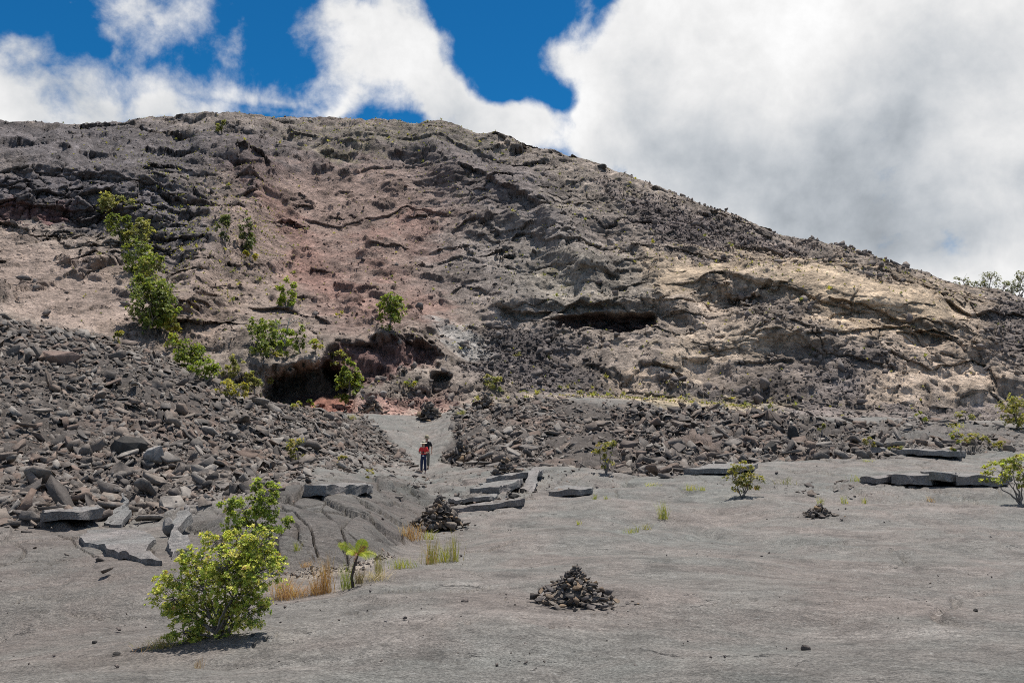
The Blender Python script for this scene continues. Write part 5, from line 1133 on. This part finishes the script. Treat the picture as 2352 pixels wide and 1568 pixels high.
def walker(label, px, py, height, arms, stride, cloth, hat, long_hair):
    """faces the camera (-Y); arms: per side list elbow, wrist, hand"""
    b = hit(px, py); S = height / 1.70
    root = thing('person', b, label, 'person', 'walkers on the path'); root.scale = (S, S, S); root.rotation_euler[2] = -math.atan2(b.x, b.y) * -1
    hips = (0, 0, .93); V_ = [hips, (0, .01, 1.05), (0, .015, 1.20), (0, .02, 1.36), (0, .01, 1.46), (0, -.01, 1.52), (0, -.025, 1.585), (0, -.02, 1.66)]
    E = [(i, i + 1) for i in range(7)]; Rr = [(.145, .105), (.125, .095), (.145, .105), (.13, .09), (.055, .055), (.058, .07), (.078, .095), (.07, .085)]
    legs, armpts = [], []
    for sd_, st in zip((-1, 1), stride):
        k = len(V_); pts = [(sd_ * .085, 0, .86), (sd_ * .095, -.03 - st * .45, .50), (sd_ * .095, .03 - st, .09), (sd_ * .105, -.13 - st, .035)]
        V_ += pts; E += [(0, k), (k, k + 1), (k + 1, k + 2), (k + 2, k + 3)]; Rr += [(.088, .095), (.058, .062), (.038, .042), (.038, .028)]; legs.append(pts)
    hands = []
    for sd_, (el, wr, hd) in zip((-1, 1), arms):
        k = len(V_); pts = [(sd_ * .175, .02, 1.385), el, wr, hd]; V_ += pts; E += [(3, k), (k, k + 1), (k + 1, k + 2), (k + 2, k + 3)]; Rr += [.055, .042, .029, (.036, .022)]; armpts.append(pts)
        hv = Vector(hd) - Vector(wr); hv.normalize(); sv = hv.cross(Vector((0, 0, 1))); sv = sv.normalized() if sv.length > .1 else Vector((1, 0, 0)); dn = Vector((0, 0, -1)) if abs(hv.z) < .7 else Vector((0, -1, 0))
        for f_i, (o_, ln) in enumerate(((-.027, .058), (-.009, .070), (.009, .066), (.027, .050))):
            a = Vector(hd) + sv * o_ + hv * .012; m_ = a + hv * ln * .55; e_ = m_ + (hv * .4 + dn * .8).normalized() * ln * .5
            hands.append(skin('finger', [a, m_, e_], [(0, 1), (1, 2)], [.0095, .0085, .007], M_skin, 1))
        a = Vector(wr) + hv * .03 + sv * -sd_ * .02; m_ = a + sv * -sd_ * .03 + hv * .03; e_ = m_ + hv * .03 + dn * .01; hands.append(skin('thumb', [a, m_, e_], [(0, 1), (1, 2)], [.011, .0095, .008], M_skin, 1))
    body = join('body', [skin('body', V_, E, Rr, M_skin, 2)] + hands + [ball('nose', (0, -.118, 1.60), .014, M_skin, (1, 1.1, 1.6)), ball('ear', (-.078, -.02, 1.605), .02, M_skin, (.5, 1, 1.4)), ball('ear', (.078, -.02, 1.605), .02, M_skin, (.5, 1, 1.4))], M_skin)
    obj('body', body, root)
    for sx in (-1, 1): obj('eye', ball('eye', (sx * .03, -.108, 1.622), .009, M_eye), root)
    obj('mouth', ball('mouth', (0, -.108, 1.562), .014, plain_mat('lips', (.42, .16, .14)), (1.5, .5, .45)), root)
    # shirt: torso and short sleeves
    sv_ = [(0, 0, .90), (0, .01, 1.05), (0, .015, 1.20), (0, .02, 1.36), (0, .012, 1.435)]; se = [(0, 1), (1, 2), (2, 3), (3, 4)]; sr = [(.165, .122), (.146, .114), (.165, .125), (.150, .108), (.068, .066)]
    for p in armpts:
        k = len(sv_); el = Vector(p[1]); sh = Vector(p[0]); sv_ += [tuple(sh), tuple(sh.lerp(el, .5)), tuple(sh.lerp(el, .82))]; se += [(3, k), (k, k + 1), (k + 1, k + 2)]; sr += [.070, .066, .064]
    obj('shirt', skin('shirt', sv_, se, sr, cloth[0], 2), root)
    tv = [(0, 0, .98), (0, 0, .92)]; te = [(0, 1)]; tr = [(.158, .118), (.165, .122)]
    for p in legs:
        k = len(tv); an = Vector(p[2]); kn = Vector(p[1]); tv += [p[0], p[1], tuple(kn.lerp(an, .9))]; te += [(1, k), (k, k + 1), (k + 1, k + 2)]; tr += [(.102, .11), (.076, .08), (.062, .066)]
        obj('shoe', skin('shoe', [(p[2][0], p[2][1] + .035, .05), (p[2][0], p[2][1] - .05, .045), (p[3][0], p[3][1] - .02, .035)], [(0, 1), (1, 2)], [(.046, .05), (.05, .045), (.045, .034)], cloth[2], 2), root)
    obj('trousers', skin('trousers', tv, te, tr, cloth[1], 2), root)
    hp = [(.0, .135), (.06, .13), (.085, .105), (.098, .05), (.104, .012), (.17, -.005), (hat[1], -.025), (hat[1] - .002, -.032), (.10, -.004)]
    h = obj('hat', lathe('hat', hp, hat[0], (0, -.02, 1.665)), root); obj('hat_band', lathe('hat_band', [(.1075, .012), (.1035, .045)], M_band, (0, -.02, 1.665)), h)
    hr = [(0, .015, 1.68), (0, .045, 1.60), (0, .05, 1.50 if long_hair else 1.55)]; obj('hair', skin('hair', hr, [(0, 1), (1, 2)], [(.092, .085), (.092, .07), (.075, .05)], M_hair, 2), root)
    return root, b, S
w1, wb, wS = walker('person in red shirt, navy trousers and pale hat, looking down at hands', 972, 1087, 1.62, [((-.25, -.02, 1.13), (-.10, -.20, 1.12), (-.045, -.235, 1.15)), ((.25, -.02, 1.13), (.10, -.20, 1.12), (.045, -.235, 1.15))], (.10, -.05), (M_red, M_navy, M_shoe), (M_straw, .20), True)
obj('apron', skin('apron', [(0, -.02, 1.08), (0, -.02, .92), (0, -.01, .76)], [(0, 1), (1, 2)], [(.168, .122), (.176, .13), (.182, .12)], M_navy, 2), w1)
ph_ = obj('phone', mesh_np('phone', np.array([[x, y, z] for x in (-.035, .035) for y in (-.008, .008) for z in (-.07, .07)]), [[0, 1, 3, 2], [4, 6, 7, 5], [0, 4, 5, 1], [2, 3, 7, 6], [0, 2, 6, 4], [1, 5, 7, 3]], None, M_blk), None)
ph_.matrix_world = Matrix.Translation(wb + Vector((0, -.27 * wS, 1.17 * wS))) @ Euler((-.6, 0, 0)).to_matrix().to_4x4(); tag(ph_, 'small dark phone held by the person in the red shirt', 'phone')
cm = obj('camera_body', ball('camera_body', (0, 0, 0), .045, M_white, (1.2, .8, .9)), None, wb + Vector((0, -.165 * wS, .97 * wS))); cm.name = 'pocket_camera'; tag(cm, 'small white camera hanging at the waist of the person in red', 'camera')
walker('person in black shirt and khaki hat walking behind the red shirt', 979, 1076, 1.78, [((-.25, .03, 1.12), (-.20, -.12, .96), (-.19, -.16, .90)), ((.27, .03, 1.12), (.27, -.08, .90), (.265, -.11, .82))], (-.06, .10), (M_blk, M_gry, M_boot), (M_khaki, .165), False)
